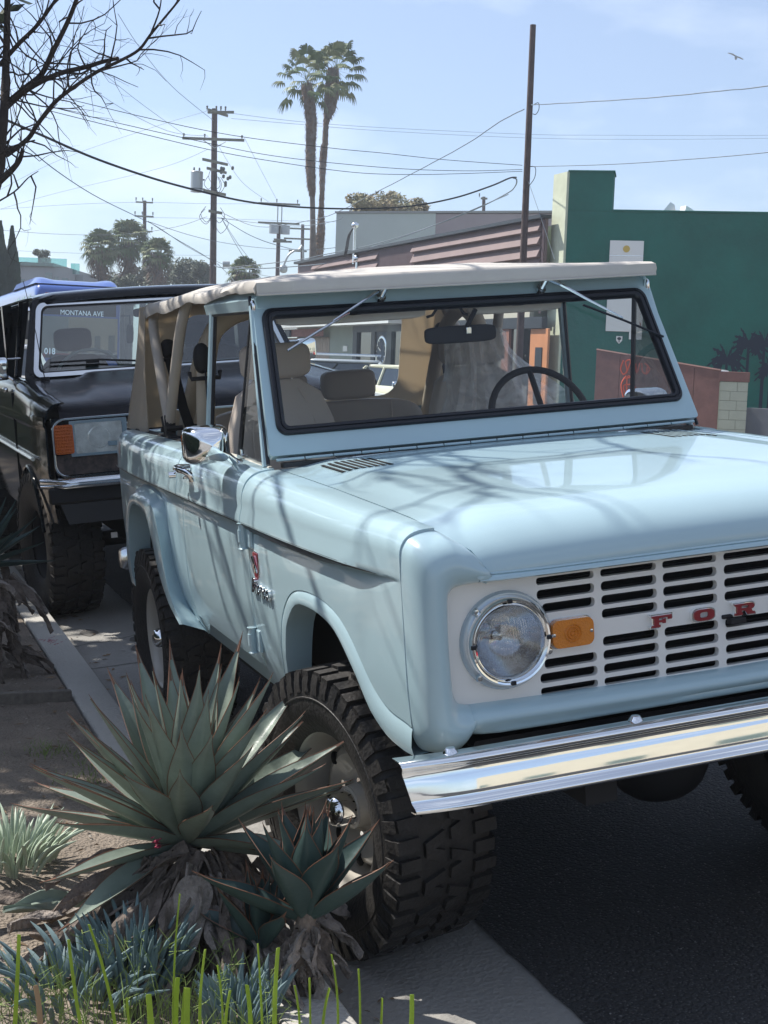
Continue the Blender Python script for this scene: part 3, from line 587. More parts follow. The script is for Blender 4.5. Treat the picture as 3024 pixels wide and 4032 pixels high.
for a, b in ((-.612, -.105), (.04, .385)):
    vz = mk('sun_visor', tr(pillow(a, b, 1.47, 1.500, 1.602, 1.655, 6, 5)), TAN, CAR)
    mk('visor_arm', tube([((b if a < 0 else a) , 1.48, 1.605), ((b + .02 if a < 0 else a - .015), 1.48, 1.61), ((b + .035 if a < 0 else a - .03), 1.475, 1.632), ((b + .06 if a < 0 else a - .05), 1.47, 1.635)], .005, 6), BLACK, vz)
    mk('wiper_motor_cover', tr(pillow((a + b) / 2 - .045, (a + b) / 2 + .05, 1.455, 1.475, 1.625, 1.66, 5, 2.5)), BLACK, vz)
# wheels
def tyre(R, w, n=46, rr_=.205):
    hw_ = w / 2
    prof = [(rr_, hw_ * .78), (rr_ + .012, hw_ * .84), (rr_ + .03, hw_ * .92), (R * .72, hw_ * 1.0), (R * .84, hw_ * 1.02), (R * .92, hw_ * .98), (R - .016, hw_ * .90), (R - .013, hw_ * .6), (R - .012, 0)]
    prof = prof + [(r, -h) for r, h in reversed(prof[:-1])]
    base = lathe(prof, 72, 'x'); B = []
    def blk(a0, a1, h0, h1, sk, ro, ri, hin0=None, hin1=None):
        V = []
        for r in (ri, ro):
            for h, a in ((h0, a0), (h1, a0 + sk), (h1, a1 + sk), (h0, a1)):
                q = r
                V.append((h, q * math.cos(a), q * math.sin(a)))
        B.append((V, [(0, 1, 2, 3), (7, 6, 5, 4), (0, 4, 5, 1), (1, 5, 6, 2), (2, 6, 7, 3), (3, 7, 4, 0)]))
    d = 2 * PI / n
    for k in range(n):
        a = k * d
        for s in (-1, 1):
            e = .12 * d if k % 2 else 0
            # shoulder lug and its side biter
            blk(a, a + d * .62, s * hw_ * .56, s * (hw_ * (.95 if k % 2 else 1.0)), .0, R - .001, R - .02)
            V = []
            for h, r in ((s * hw_ * .985, R - .006), (s * (hw_ * 1.035), R - .035), (s * hw_ * 1.035, R - .055 - e * .2), (s * hw_ * .9, R - .05)):
                for aa in (a, a + d * .60): V.append((h, r * math.cos(aa), r * math.sin(aa)))
            B.append((V, [(0, 1, 3, 2), (2, 3, 5, 4), (4, 5, 7, 6), (6, 7, 1, 0), (0, 2, 4, 6), (1, 7, 5, 3)]))
            blk(a + d * .1, a + d * .66, s * hw_ * .06, s * hw_ * .46, s * d * .42 * (1 if k % 2 else -1), R, R - .02)
    # raised scuff ring on both walls
    rings = join(*[lathe([(R * .80, s * hw_ * 1.010), (R * .805, s * hw_ * 1.028), (R * .812, s * hw_ * 1.028), (R * .817, s * hw_ * 1.01)], 72, 'x') for s in (-1, 1)])
    return fixn(base), fixn(join(*B)), rings
TY = tyre(.372, .280)
def rimshape():
    prof = [(.0, .062), (.035, .064), (.055, .060), (.058, .02), (.075, .010), (.10, .018), (.135, .040), (.150, .035), (.165, .010), (.180, .0), (.186, .02), (.189, .075), (.196, .100), (.206, .108), (.212, .104), (.210, .09), (.200, .06)]
    return lathe(prof, 56, 'x')
def wheel(name, x, y, z, steer, s, parent):
    w = bpy.data.objects.new(name, None); COL.objects.link(w); w.parent = parent; w.location = (x, y, z); w.rotation_euler = (0, 0, steer + (0 if s > 0 else PI)); w.empty_display_size = .1
    t = mk('tyre', TY[0], RUBBER, w, sharp=50); mk('tread_blocks', TY[1], RUBBER, w, sharp=30); mk('scuff_ring', TY[2], RUBBER, w)
    mk('rim', rimshape(), RIMW, w, sharp=50)
    mk('hub_cap', lathe([(0, .125), (.02, .124), (.034, .116), (.042, .100), (.046, .062), (.056, .058)], 28, 'x'), CHROME, w)
    for k in range(5):
        a = 2 * PI * k / 5; mk('lug_nut', tube([(.02, .075 * math.cos(a), .075 * math.sin(a)), (.040, .075 * math.cos(a), .075 * math.sin(a))], .010, 6), CHROME, w)
    mk('rim_slot', join(*[tr(pillow(.028, .046, -.012, .012, -.018, .018, 3, 2.5), 0, .145 * math.cos(2 * PI * k / 8), .145 * math.sin(2 * PI * k / 8)) for k in range(8)]), DARK, w)
    return w
wheel('front_wheel', -.72, .547, .370, .19, -1, CAR); wheel('front_wheel', .72, .547, .370, .19, 1, CAR)
wheel('rear_wheel', -.70, 2.875, .370, 0, -1, CAR); wheel('rear_wheel', .70, 2.875, .370, 0, 1, CAR)
mk2('brake_disc', (tube([(-.60, .547, .37), (-.575, .547, .37)], .13, 24)), CHROME2, CAR)

# ------------------------------------------------------------------ helper: a pixel of the photograph and a distance give a point of the place
def ray(px, py):
    v = ((px - 1512) / 5590.0, (py - 2016) / 5590.0, 1.0)
    return Vector(tuple(sum(RW[k][i] * v[k] for k in range(3)) for i in range(3)))
def at(px, py, D):
    v = ray(px, py); return CW + v * (D / math.hypot(v.x, v.y))
def onpl(px, py, P, n):
    v = ray(px, py); return CW + v * ((Vector(P) - CW).dot(n) / v.dot(n))
def W(p): return tuple(QC @ Vector(p))
def struct(name, vf, m, **k): return tag(mk(name, vf, m, **k), kind='structure')

# ------------------------------------------------------------------ ground materials
def ground_mat(name, base, speck, speck_col, rough, bump, scale=1., patch=.25, voro=130., dark=None, spt=.12):
    m = bpy.data.materials.new(name); m.use_nodes = True; t = m.node_tree; b = t.nodes['Principled BSDF']; N = t.nodes.new; K = t.links.new
    tcn = N('ShaderNodeTexCoord'); n1 = N('ShaderNodeTexNoise'); n1.inputs['Scale'].default_value = 1.3 * scale; n1.inputs['Detail'].default_value = 8; n1.inputs['Roughness'].default_value = .65
    r1 = N('ShaderNodeValToRGB'); r1.color_ramp.elements[0].position = .3; r1.color_ramp.elements[1].position = .72
    r1.color_ramp.elements[0].color = (*[c * (1 - patch) for c in base], 1); r1.color_ramp.elements[1].color = (*[min(1, c * (1 + patch)) for c in base], 1)
    vo = N('ShaderNodeTexVoronoi'); vo.inputs['Scale'].default_value = voro
    r2 = N('ShaderNodeValToRGB'); r2.color_ramp.elements[0].position = 0; r2.color_ramp.elements[0].color = (speck, speck, speck, 1); r2.color_ramp.elements[1].position = spt * 2.2; r2.color_ramp.elements[1].color = (0, 0, 0, 1)
    n3 = N('ShaderNodeTexNoise'); n3.inputs['Scale'].default_value = 22; r3 = N('ShaderNodeMath'); r3.operation = 'MULTIPLY'
    mx = N('ShaderNodeMix'); mx.data_type = 'RGBA'; mx.inputs[7].default_value = (*speck_col, 1)
    n2 = N('ShaderNodeTexNoise'); n2.inputs['Scale'].default_value = 160; n2.inputs['Detail'].default_value = 4
    ad = N('ShaderNodeMath'); ad.operation = 'ADD'
    bp = N('ShaderNodeBump'); bp.inputs['Strength'].default_value = bump; bp.inputs['Distance'].default_value = .01
    for x in (n1, vo, n2, n3): K(tcn.outputs['Object'], x.inputs['Vector'])
    K(n1.outputs[0], r1.inputs[0]); K(vo.outputs['Distance'], r2.inputs[0]); K(r2.outputs[0], r3.inputs[0]); K(n3.outputs[0], r3.inputs[1]); K(r3.outputs[0], mx.inputs[0]); K(r1.outputs[0], mx.inputs[6]); K(mx.outputs[2], b.inputs['Base Color'])
    K(n2.outputs[0], ad.inputs[0]); K(vo.outputs['Distance'], ad.inputs[1]); K(ad.outputs[0], bp.inputs['Height']); K(bp.outputs[0], b.inputs['Normal'])
    b.inputs['Roughness'].default_value = rough; return m
ASPH = ground_mat('asphalt', (.030, .030, .032), 1.0, (.34, .33, .31), .85, 1.0, patch=.28, voro=85, spt=.13)
CONC = ground_mat('old_concrete', (.265, .255, .238), .5, (.12, .115, .11), .88, .35, patch=.16, voro=60, spt=.08)
KERBM = ground_mat('kerb_concrete', (.41, .395, .365), .45, (.2, .19, .18), .85, .35, patch=.12, voro=70, spt=.08)
DIRT = ground_mat('dry_dirt', (.225, .185, .148), .9, (.36, .33, .29), .95, 1.0, patch=.32, voro=75, spt=.12, scale=2.5)
PALEG = ground_mat('pale_ground', (.22, .21, .195), .5, (.15, .15, .14), .9, .3, scale=.3)

# ------------------------------------------------------------------ ground, road, gutter, kerb, planting strip
def strip(prof, ys, jit=0):
    return grid([[W((x + (jit * noise.noise(Vector((0, y * 3.1, x))) + jit * .6 * noise.noise(Vector((9, y * 14, x))) if jit and k == 0 else 0), y, z)) for k, (x, z) in enumerate(prof)] for y in ys])
ysr = [-40, -20, -8, -4] + [-3 + .05 * i for i in range(260)] + [10.5, 12, 16, 25, 45, 90, 200]
base_prof = [(-700, -.05), (-1.35, -.05), (-1.25, -.5), (12.0, -.5), (12.2, -.06), (700, -.06)]
struct('ground', grid([[(x, y, z) for x, z in base_prof] for y in (-300, 1500)]), PALEG)
wz = lambda x, z: (x, z - .1015 * x)     # world height z at car-frame x -> car-frame height
ROADP = [(-.46, .004), (.6, .004), (2.2, .004), wz(3.2, .275), wz(4.5, .27), wz(7, .18), wz(11.2, -.02)]
struct('road', strip(ROADP, ysr, .012), ASPH)
struct('gutter', strip([(-.99, 0), (-.70, 0), (-.43, 0)], [-40, 200]), CONC)
struct('far_gutter', strip([wz(11.15, -.016), wz(11.75, -.0)], [-40, 200]), CONC)
struct('far_pavement', grid([[(x, y, z) for x, z in ((11.72, -.02), (11.72, .11), (11.9, .115), (14.6, .13), (14.6, -.1))] for y in (-40, 200)]), CONC)
kb = bpy.data.objects.new('kerb', None); COL.objects.link(kb); kb.matrix_world = QM; tag(kb, kind='structure')
for i, y in enumerate([-8.0, -5.3, -2.6, .1 + .0, 2.83, 5.2, 7.9, 10.6, 13.3]):
    yn = [-5.3, -2.6, .1, 2.83, 5.2, 7.9, 10.6, 13.3, 16][i]
    q = mk('kerb_segment', tr(prism([(-1.137, -.06), (-1.137, .12), (-.995, .12), (-.985, .113), (-.975, -.06)], y + .003, yn - .003), 0, 0, 0), KERBM, kb, bevel=.008)
G = []
nz_ = lambda x, y, s: noise.noise(Vector((x * s, y * s, s)))
for i in range(330):
    y = -3 + i * .034; row = []
    for j in range(52):
        x = -1.150 - j * .034; h = .012 * nz_(x, y, 3) + .008 * nz_(x, y, 9) + .005 * nz_(x, y, 26)
        row.append((x, y, -.012 + h * (ss(-1.15, -1.25, x)) - .006))
    G.append(row)
struct('planting_strip', grid(G), DIRT)
struct('planting_strip_far', grid([[(x, y, z) for x, z in ((-1.145, -.012), (-2.9, -.02))] for y in (8.2, 200)]), DIRT)
struct('pavement', join(*[box(-4.6, -2.90, y, y + 1.494, -.2, .0) for y in [-6 + 1.5 * k for k in range(16)]]), CONC, bevel=.006)
tb = tag(mk('edging_board', box(-1.95, -1.155, 3.07, 3.10, -.06, .028), mat('grey_timber', (.16, .14, .12), .85, var=.3, vscale=30), bevel=.004), 'low grey timber edging board across the planting strip beside the far agave', 'edging')
for y in (-1.4, 1.6, 4.07, 7.1, 10.1): struct('gutter_joint', grid([[W((x, y + .012 * noise.noise(Vector((x * 9, y, 0))) + e, .0035)) for e in (-.004, .004)] for x in [-.985 + .02 * k for k in range(27)]]), mat('joint_dark', (.03, .03, .03), .9) if y < -1 else bpy.data.materials['joint_dark'])
struct('gutter_crack', grid([[W((-.975 + .036 * k, 4.62 + .09 * k * .1 + .05 * noise.noise(Vector((k * .4, 2, 0))) + e, .0032)) for e in (-.003, .003)] for k in range(15)]), bpy.data.materials['joint_dark'])
STN = mat('damp_stain', (.10, .095, .09), .9)
for sx_, sy_, r_ in ((-.80, 4.95, .05), (-.62, 4.40, .045), (-.60, 4.62, .035), (-.66, 3.75, .055), (-.56, 3.55, .04), (-.78, 2.9, .03)):
    struct('stain', ([W((sx_ + r_ * (1 + .35 * noise.noise(Vector((math.cos(a) * 2, math.sin(a) * 2, sx_ * 9)))) * math.cos(a), sy_ + 1.7 * r_ * math.sin(a) * (1 + .3 * noise.noise(Vector((a, sy_, 1)))), .0028)) for a in [2 * PI * k / 24 for k in range(24)]], [tuple(range(24))]), STN)
# pebbles and litter on the dirt and road
def scatter(name, n, f, m, rmin, rmax, **kw):
    vs_ = []
    for k in range(n):
        x, y, z = f(); r = rnd.uniform(rmin, rmax); a = rnd.uniform(0, PI); c, s = math.cos(a), math.sin(a); e = rnd.uniform(.5, 1)
        O = [(1, 0, 0), (0, 1, 0), (-1, 0, 0), (0, -1, 0), (0, 0, .6), (.6, .6, .3), (-.6, -.5, .35)]
        V = [(x + r * (u * c - v * s * e), y + r * (u * s + v * c * e), z + r * w) for u, v, w in [(1, 0, 0), (.2, .9, 0), (-.9, .3, 0), (-.4, -.9, 0), (.1, .1, .55)]]
        vs_.append((V, [(0, 1, 4), (1, 2, 4), (2, 3, 4), (3, 0, 4)]))
    return tag(mk(name, join(*vs_), m, **kw), kind='stuff')
B = []
for k in range(420):
    if rnd.random() < .5: x, y, z = -1.16 - rnd.random() ** 2 * .5, rnd.uniform(-.4, 4.4), -.010
    else: x, y, z = W((-.97 + rnd.random() ** 2 * .25, rnd.uniform(-.6, 9), .004))
    a = rnd.uniform(0, 6.3); L_ = rnd.uniform(.008, .028); w_ = L_ * rnd.uniform(.12, .4); c, s = math.cos(a), math.sin(a); h = rnd.uniform(.001, .006)
    B.append(([(x - c * L_, y - s * L_, z), (x - s * w_, y + c * w_, z + h), (x + c * L_, y + s * L_, z + h * .5), (x + s * w_, y - c * w_, z)], [(0, 1, 2, 3)]))
tag(mk('leaf_litter', join(*B), mat('litter_brown', (.17, .115, .07), .9, var=.5, vscale=7), sharp=0), kind='stuff')
scatter('gravel', 900, lambda: (rnd.uniform(-2.3, -1.15), rnd.uniform(-.6, 4.5), -.012), mat('pebble', (.30, .27, .23), .9, var=.4, vscale=8), .002, .009)
scatter('road_grit', 900, lambda: W((rnd.uniform(-.45, 1.6), rnd.uniform(-1, 3), .004)), mat('grit', (.16, .155, .15), .9, var=.5, vscale=30), .0015, .005)

# ------------------------------------------------------------------ agaves
def leafmat(name, c, tip, var=.15, rough=.45, tl=.12):
    m = mat(name, c, rough, var=var, vscale=9, bump=.08, bscale=60); b = m.node_tree.nodes['Principled BSDF']
    b.inputs['Specular IOR Level'].default_value = .35; b.inputs['Subsurface Weight'].default_value = 0
    return m
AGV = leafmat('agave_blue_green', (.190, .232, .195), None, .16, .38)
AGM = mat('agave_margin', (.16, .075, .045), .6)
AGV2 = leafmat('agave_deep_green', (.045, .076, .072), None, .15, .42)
def agleaf(L, w, curl, m=12, cup=.55, twist=0.):
    """leaf along +x from the origin, upper face +z; returns blade and the margin strips"""
    G = []; e1 = []; e2 = []
    for i in range(m + 1):
        t = i / m; wd = w * (.42 + .58 * ss(0, .38, t)) * (1 - ss(.42, 1.02, t) ** 1.15) ** .85 if t < 1 else .001
        x = L * t; zc_ = curl * L * t * t; tw = twist * t; row = []
        for k in range(7):
            u = -1 + k / 3; y = u * wd; z = zc_ + cup * wd * (abs(u) ** 1.6) * (1 - .2 * t)
            row.append((x, y * math.cos(tw) - (z - zc_) * math.sin(tw), zc_ + (z - zc_) * math.cos(tw) + y * math.sin(tw)))
        G.append(row); e1.append(row[0]); e2.append(row[-1])
    th = []
    for i, r in enumerate(G):
        t = i / m; d = (.011 * (1 - t) + .0015)
        th.append([(p[0], p[1] * .96, p[2] - d * (1 - (abs(-1 + k / 3)) ** 2.2) - .0008) for k, p in enumerate(r)])
    v1, f1 = grid(G); v2, f2 = grid(th); f2 = [tuple(reversed(q)) for q in f2]
    return join((v1, f1), (v2, f2)), join(tube(e1, [.0011] * (m - 1) + [.0010, .0004], 4), tube(e2, [.0011] * (m - 1) + [.0010, .0004], 4), tube([G[-2][3], (G[-1][3][0] + .012, 0, G[-1][3][2] + .002)], [.003, .0004], 5))
def deadleaf(p, az, el, L, w, m, parent, roll=0):
    G = []
    for i in range(11):
        t = i / 10; ww = w * (.55 + .45 * math.sin(PI * min(1, t * 1.1))) * (1 - ss(.6, 1, t) * .85); row = []
        for k in range(6):
            u = -1 + k * .4; row.append((L * t, u * ww + .006 * math.sin(9 * t + k), -.22 * L * t * t + .012 * math.sin(5 * u + 8 * t) + .25 * ww * abs(u)))
        G.append(row)
    M = Matrix.Translation(p) @ Matrix.Rotation(az, 4, 'Z') @ Matrix.Rotation(-el, 4, 'Y') @ Matrix.Rotation(roll, 4, 'X')
    return mk('withered_leaf', xf(grid(G), M), m, parent, sharp=70, solid=.006)
DEADL = mat('dead_leaf', (.155, .125, .105), .9, var=.5, vscale=16, bump=.6, bscale=70)
DEADG = mat('grey_dead_leaf', (.26, .225, .20), .9, var=.35, vscale=22, bump=.7, bscale=80)
def agave(label, base, specs, L, w, m1, name='agave', cup=.55, cat='agave', dead=0, dr=.3):
    a = thing(name, label, cat, base)
    for n, (az, el, sc, cl) in enumerate(specs):
        bl, mg = agleaf(L * sc, w * (.7 + .3 * sc), cl, cup=cup, twist=rnd.uniform(-.15, .15))
        M = Matrix.Rotation(az, 4, 'Z') @ Matrix.Rotation(-el, 4, 'Y') @ Matrix.Translation((.025 * (1 - el / 1.6), 0, 0)) @ Matrix.Rotation(rnd.uniform(-.2, .2), 4, 'X')
        lf = mk('leaf', xf(bl, M), m1, a, sharp=80); mk('leaf_margin', xf(mg, M), AGM, lf)
    mk('stem', tube([(0, 0, -.28), (0, 0, .02)], [.5 * w, .6 * w], 12), DEADL, a)
    if L < .4:
        for k in range(16): deadleaf((0, 0, -.01), rnd.uniform(-PI, PI), rnd.uniform(-1.35, -.7), rnd.uniform(.10, .2), .02, DEADL if k % 2 else DEADG, a, rnd.uniform(-.5, .5))
    return a
# camera-plane directions of the leaves one can follow in the photograph, then a spiral for the rest
vdir = (Vector((-1.231, .551, 0)) - Vector((CW.x, CW.y, 0))).normalized(); sdir = vdir.cross(Vector((0, 0, 1)))
meas = [(-.139, .445), (-.353, .201), (-.367, .075), (-.303, -.034), (-.264, -.105), (.082, .46), (.194, .428), (.283, .354), (.384, .262), (.376, .195), (.406, .074), (.022, .446), (-.060, .449), (-.21, .36), (-.27, .30), (.33, .02), (.13, .47), (-.10, .40), (.05, .33), (-.02, .26)]
sp = []
depthcyc = [.16, -.12, .20, -.18, -.26, .10, -.10, .22, -.08, .26, .14, -.14, .18, .24, -.16, -.24, .2, -.20, -.24, -.34]
for (s_, z_), d_ in zip(meas, depthcyc):
    v = sdir * s_ + vdir * d_ + Vector((0, 0, z_)); Lv = v.length
    sp.append((math.atan2(v.y, v.x), math.asin(max(-.3, min(.99, v.z / Lv))), Lv / .50, rnd.uniform(-.02, .05)))
for k in range(36):
    az = k * 2.39996 + .4; el = .05 + 1.35 * (k / 36) ** .75; sp.append((az, el, .82 + .04 * (k / 36), rnd.uniform(-.03, .06)))
agave('large blue-green agave rosette with pale sunlit leaves in the dirt strip beside the front tyre', (-1.231, .551, .23), sp, .50, .042, AGV)
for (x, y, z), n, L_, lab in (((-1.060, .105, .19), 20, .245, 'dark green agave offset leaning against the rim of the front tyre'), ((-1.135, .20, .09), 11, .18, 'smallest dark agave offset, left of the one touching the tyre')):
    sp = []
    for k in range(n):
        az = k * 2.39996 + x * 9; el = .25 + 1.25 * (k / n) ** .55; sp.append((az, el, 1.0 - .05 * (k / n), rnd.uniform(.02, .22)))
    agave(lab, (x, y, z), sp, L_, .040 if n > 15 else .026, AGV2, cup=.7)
# withered leaves hanging under the big agave
dl = thing('withered_agave_skirt', 'heap of grey and brown withered leaves hanging below the large agave', 'dead leaves', (-1.2, .40, 0))
for k in range(70):
    az = rnd.uniform(-PI, PI) if k < 40 else rnd.uniform(-2.9, -.3); r = rnd.uniform(0, .16); el = rnd.uniform(-1.2, -.15)
    deadleaf((r * math.cos(az), .10 + r * math.sin(az), rnd.uniform(.10, .24)), az + rnd.uniform(-.5, .5), el, rnd.uniform(.16, .32), rnd.uniform(.020, .040), DEADG if k % 3 == 0 else DEADL, dl, rnd.uniform(-.6, .6))
# the thick cut stump of an old leaf standing forward
st = at(800, 3320, 3.28)
mk('leaf_stump', fixn(tr(xf((lambda g: g)(prism(rrect(-.045, .045, -.17, .045, [.04, .04, .012, .012], 5), -.009, .009)), Matrix.Rotation(-.55, 4, 'X') @ Matrix.Rotation(.42, 4, 'Y')), -1.262 + 1.2, -.06, .17)), DEADG, dl, bevel=.004)
for (dx, dy, a, L_) in ((.10, -.20, -1.2, .24), (.15, -.16, -.7, .22), (.20, -.12, -.5, .20), (.0, -.22, -1.6, .22), (-.12, -.18, -2.2, .26), (-.2, -.05, -2.8, .3), (.24, -.05, -.2, .2), (.06, -.3, -1.35, .22)):
    deadleaf((dx, dy + .1, .11), a, -.35, L_, .026, DEADG if dx > .05 else DEADL, dl, rnd.uniform(-.5, .5))
# far agave heap by the left edge
fa = thing('withered_agave', 'overgrown agave clump with a brown skirt of dead leaves at the left edge', 'agave', (-1.50, 3.75, .0))
for k in range(60):
    az = rnd.uniform(-PI, PI); deadleaf((.16 * math.cos(az), .2 * math.sin(az), rnd.uniform(.06, .46)), az + rnd.uniform(-.4, .4), rnd.uniform(-1.2, .1), rnd.uniform(.16, .34), rnd.uniform(.015, .03), DEADL if k % 3 else DEADG, fa, rnd.uniform(-.6, .6))
for k in range(30):
    az = k * 2.4; el = .0 + 1.3 * (k / 30) ** .8; bl, mg = agleaf(.34, .030, rnd.uniform(0, .1))
    M = Matrix.Translation((.02, 0, .46)) @ Matrix.Rotation(az, 4, 'Z') @ Matrix.Rotation(-el, 4, 'Y'); mk('leaf', xf(bl, M), AGV2, fa, sharp=80)
RED_FL = mat('crimson_petals', (.30, .02, .06), .7)
def petals(n, c, r, par, name='petal_scatter'):
    return mk(name, join(*[(lambda x, y, z, q: ([(x - q, y, z), (x, y - q, z + .002), (x + q, y, z + .004), (x, y + q, z + .001)], [(0, 1, 2, 3)]))(c[0] + rnd.gauss(0, r), c[1] + rnd.gauss(0, r), c[2] + rnd.uniform(0, .02), rnd.uniform(.004, .009)) for _ in range(n)]), RED_FL, par)
petals(40, (.30, -.35, .16), .025, fa)
tag(petals(14, (-1.345, .36, .285), .007, None, 'fallen_petals'), 'crimson petals caught between the leaves left of the large agave', 'petals')
# succulent clumps with finger leaves
SUC = mat('chalky_blue_leaf', (.125, .185, .195), .55, var=.15, vscale=20); SUCP = mat('pale_green_leaf', (.36, .43, .33), .5, var=.12, vscale=20)
def fingers(label, c, n, R_, h, m, lean=.5, r=.0062, name='finger_succulent'):
    B = []
    for k in range(n):
        a = rnd.uniform(0, 2 * PI); q = R_ * math.sqrt(rnd.random()); x, y = q * math.cos(a), q * math.sin(a); L_ = h * rnd.uniform(.55, 1.0); b = lean * q / R_ * rnd.uniform(.5, 1.3); a2 = a + rnd.uniform(-.6, .6)
        z0 = rnd.uniform(0, h * .5); pts = []
        for i in range(6):
            t = i / 5; pts.append((x + math.cos(a2) * b * L_ * (t * .5 + .5 * t * t), y + math.sin(a2) * b * L_ * (t * .5 + .5 * t * t), z0 + L_ * t * (1 - .25 * b * t)))
        B.append(tube(pts, [r * .7, r, r * 1.1, r, r * .75, r * .15], 6))
    return tag(mk(name, join(*B), m, loc=c), label, 'succulent')
c = (-1.395, .30, -.01); fingers('dusty blue finger succulent clump below the left side of the large agave', c, 150, .10, .135, SUC, .5)
fingers('dusty blue finger succulent clump at the bottom, under the withered leaves', (-1.225, .03, -.01), 110, .085, .10, SUC, .45)
fingers('sprawling blue finger succulent at the lower left corner', (-1.55, .24, -.01), 80, .14, .10, SUC, 1.2)
fingers('pale sunlit finger succulent growing in the dirt at the left edge', (-1.60, 1.12, -.01), 150, .13, .12, SUCP, .9, .0055)
# cut strap leaves and thin grass along the bottom of the photo
STRAP = leafmat('bright_strap_leaf', (.26, .38, .035), None, .2, .5); GRASS = leafmat('thin_grass', (.16, .22, .06), None, .35, .7)
STRAP.node_tree.nodes['Principled BSDF'].inputs['Transmission Weight'].default_value = 0
sg = thing('strap_leaf_clump', 'clump of bright green strap leaves cut off straight, in the foreground', 'grass clump', (-1.42, -.50, .0))
def blade(px, py_top, D, w, lean=0., m=STRAP):
    top_ = at(px + lean, py_top, D); bot = at(px, 4250, D); n = 8; cv_ = rnd.uniform(-.05, .05); tw_ = rnd.uniform(-.9, .9); f = (top_ - CW); f.z = 0; f.normalize(); s = f.cross(Vector((0, 0, 1)))
    G = []
    for i in range(n + 1):
        t = i / n; p = bot.lerp(top_, t) + s * (cv_ * (t * t - t)); ww = w * (1 - .25 * t); s2 = s * math.cos(tw_ * t) + f * math.sin(tw_ * t); G.append([tuple(p - s2 * ww), tuple(p + f * .0009), tuple(p + s2 * ww)])
    G = [[(a - sg.location.x, b - sg.location.y, c_ - sg.location.z) for a, b, c_ in r] for r in G]
    return mk('strap_leaf', grid(G), m, sg, solid=.0006)
for px, py, w, ln in ((610, 3915, .009, -25), (705, 3850, .0075, -5), (720, 3890, .007, 10), (735, 3890, .008, 5), (972, 3878, .007, 0), (1085, 3732, .0065, 10), (1600, 3916, .007, 22), (690, 3520, .003, 18), (1040, 3715, .0035, -25), (805, 3738, .0045, 3), (1165, 3880, .0035, -5), (1285, 3890, .0045, 12), (1410, 3815, .003, 2), (1305, 3758, .0035, 0), (1225, 3850, .003, -6), (560, 3930, .005, -60), (470, 3640, .005, -120), (360, 3700, .005, -90), (45, 3680, .006, 30), (1480, 3930, .004, 25), (860, 3800, .003, -3), (900, 3900, .005, 6)):
    blade(px, py, rnd.uniform(2.28, 2.45), w * .72, ln)
blade(140, 3880, 2.35, .006, 0, mat('dry_strap_leaf', (.30, .20, .11), .8))
B = []
for k in range(620):
    x = rnd.uniform(-2.0, -1.18); y = rnd.uniform(-.35, .28) - (.12 if x > -1.35 else 0) ; L_ = rnd.uniform(.05, .20); a = rnd.uniform(0, 2 * PI); b = rnd.uniform(.1, .8); r = .0011
    pts = [(x + math.cos(a) * b * L_ * t * t, y + math.sin(a) * b * L_ * t * t, -.015 + L_ * t * (1 - .3 * b * t)) for t in (0, .3, .6, .85, 1)]
    B.append(tube(pts, [r, r, r * .9, r * .6, r * .2], 3, False))
    if k % 5 == 0:
        tp = Vector(pts[-1])
        for q in range(7):
            d = Vector((rnd.uniform(-1, 1), rnd.uniform(-1, 1), rnd.uniform(.1, .8))).normalized() * rnd.uniform(.02, .045); B.append(tube([tuple(tp - Vector((0, 0, .008 * q))), tuple(tp - Vector((0, 0, .008 * q)) + d)], [.0009, .0005], 3, False))
tag(mk('grass', join(*B), GRASS), kind='stuff')
B = []
for k in range(260):
    cx_, cy_ = rnd.choice([(-1.2, 2.15), (-1.25, 1.9), (-1.35, 2.3), (-1.75, 1.75)]); x = rnd.gauss(cx_, .05); y = rnd.gauss(cy_, .06); L_ = rnd.uniform(.01, .03); a = rnd.uniform(0, 6.3)
    B.append(tube([(x, y, -.012), (x + math.cos(a) * L_ * .6, y + math.sin(a) * L_ * .6, -.012 + L_)], [.0018, .0004], 3, False))
tag(mk('weeds', join(*B), GRASS), kind='stuff')
# fallen agave leaves on the dirt at the far left
fl = thing('fallen_agave_leaves', 'fallen dry agave leaves lying on the sunlit dirt at the lower left', 'dead leaves', (-1.66, .55, .0))
for (dx, dy, az, L_, mm_) in ((.0, .12, .2, .34, AGV), (-.05, .02, 2.9, .25, DEADL), (.05, -.05, -.5, .22, DEADL), (.0, .0, .6, .30, DEADG), (-.1, .2, .0, .3, DEADL)):
    deadleaf((dx, dy, .05), az, .05, L_, .024, mm_, fl, rnd.uniform(-.5, .5))

# ------------------------------------------------------------------ black full-size off-road car behind
BP = mat('worn_black_paint', (.006, .008, .011), .09, coat=.0, var=.3, vscale=4, spec=.35); BP.node_tree.nodes['Principled BSDF'].inputs['Coat Roughness'].default_value = .12
BHOOD = mat('faded_black_hood', (.009, .011, .016), .26, col2=(.020, .018, .021), vscale=5, coat=.0, spec=.22)
DGL = mat('dark_side_window', (.010, .012, .015), .5, spec=0.)
GLS = glass('tinted_glass', (.55, .68, .70), .16)
LAMPG = mat('lamp_diffuser', (.66, .71, .69), .12, bump=.5, bscale=330, coat=.6, var=.25, vscale=12)
ORANGE = mat('orange_lens', (.52, .11, .008), .25, bump=.6, bscale=150, coat=.5)
BK = thing('black_off_road_car', 'large black off-road car with orange corner lamp, parked right behind the aqua one', 'car', M=QM)
bs = lambda y: -.972 + .035 * max(0, (5.4 - y) / .5) ** 2
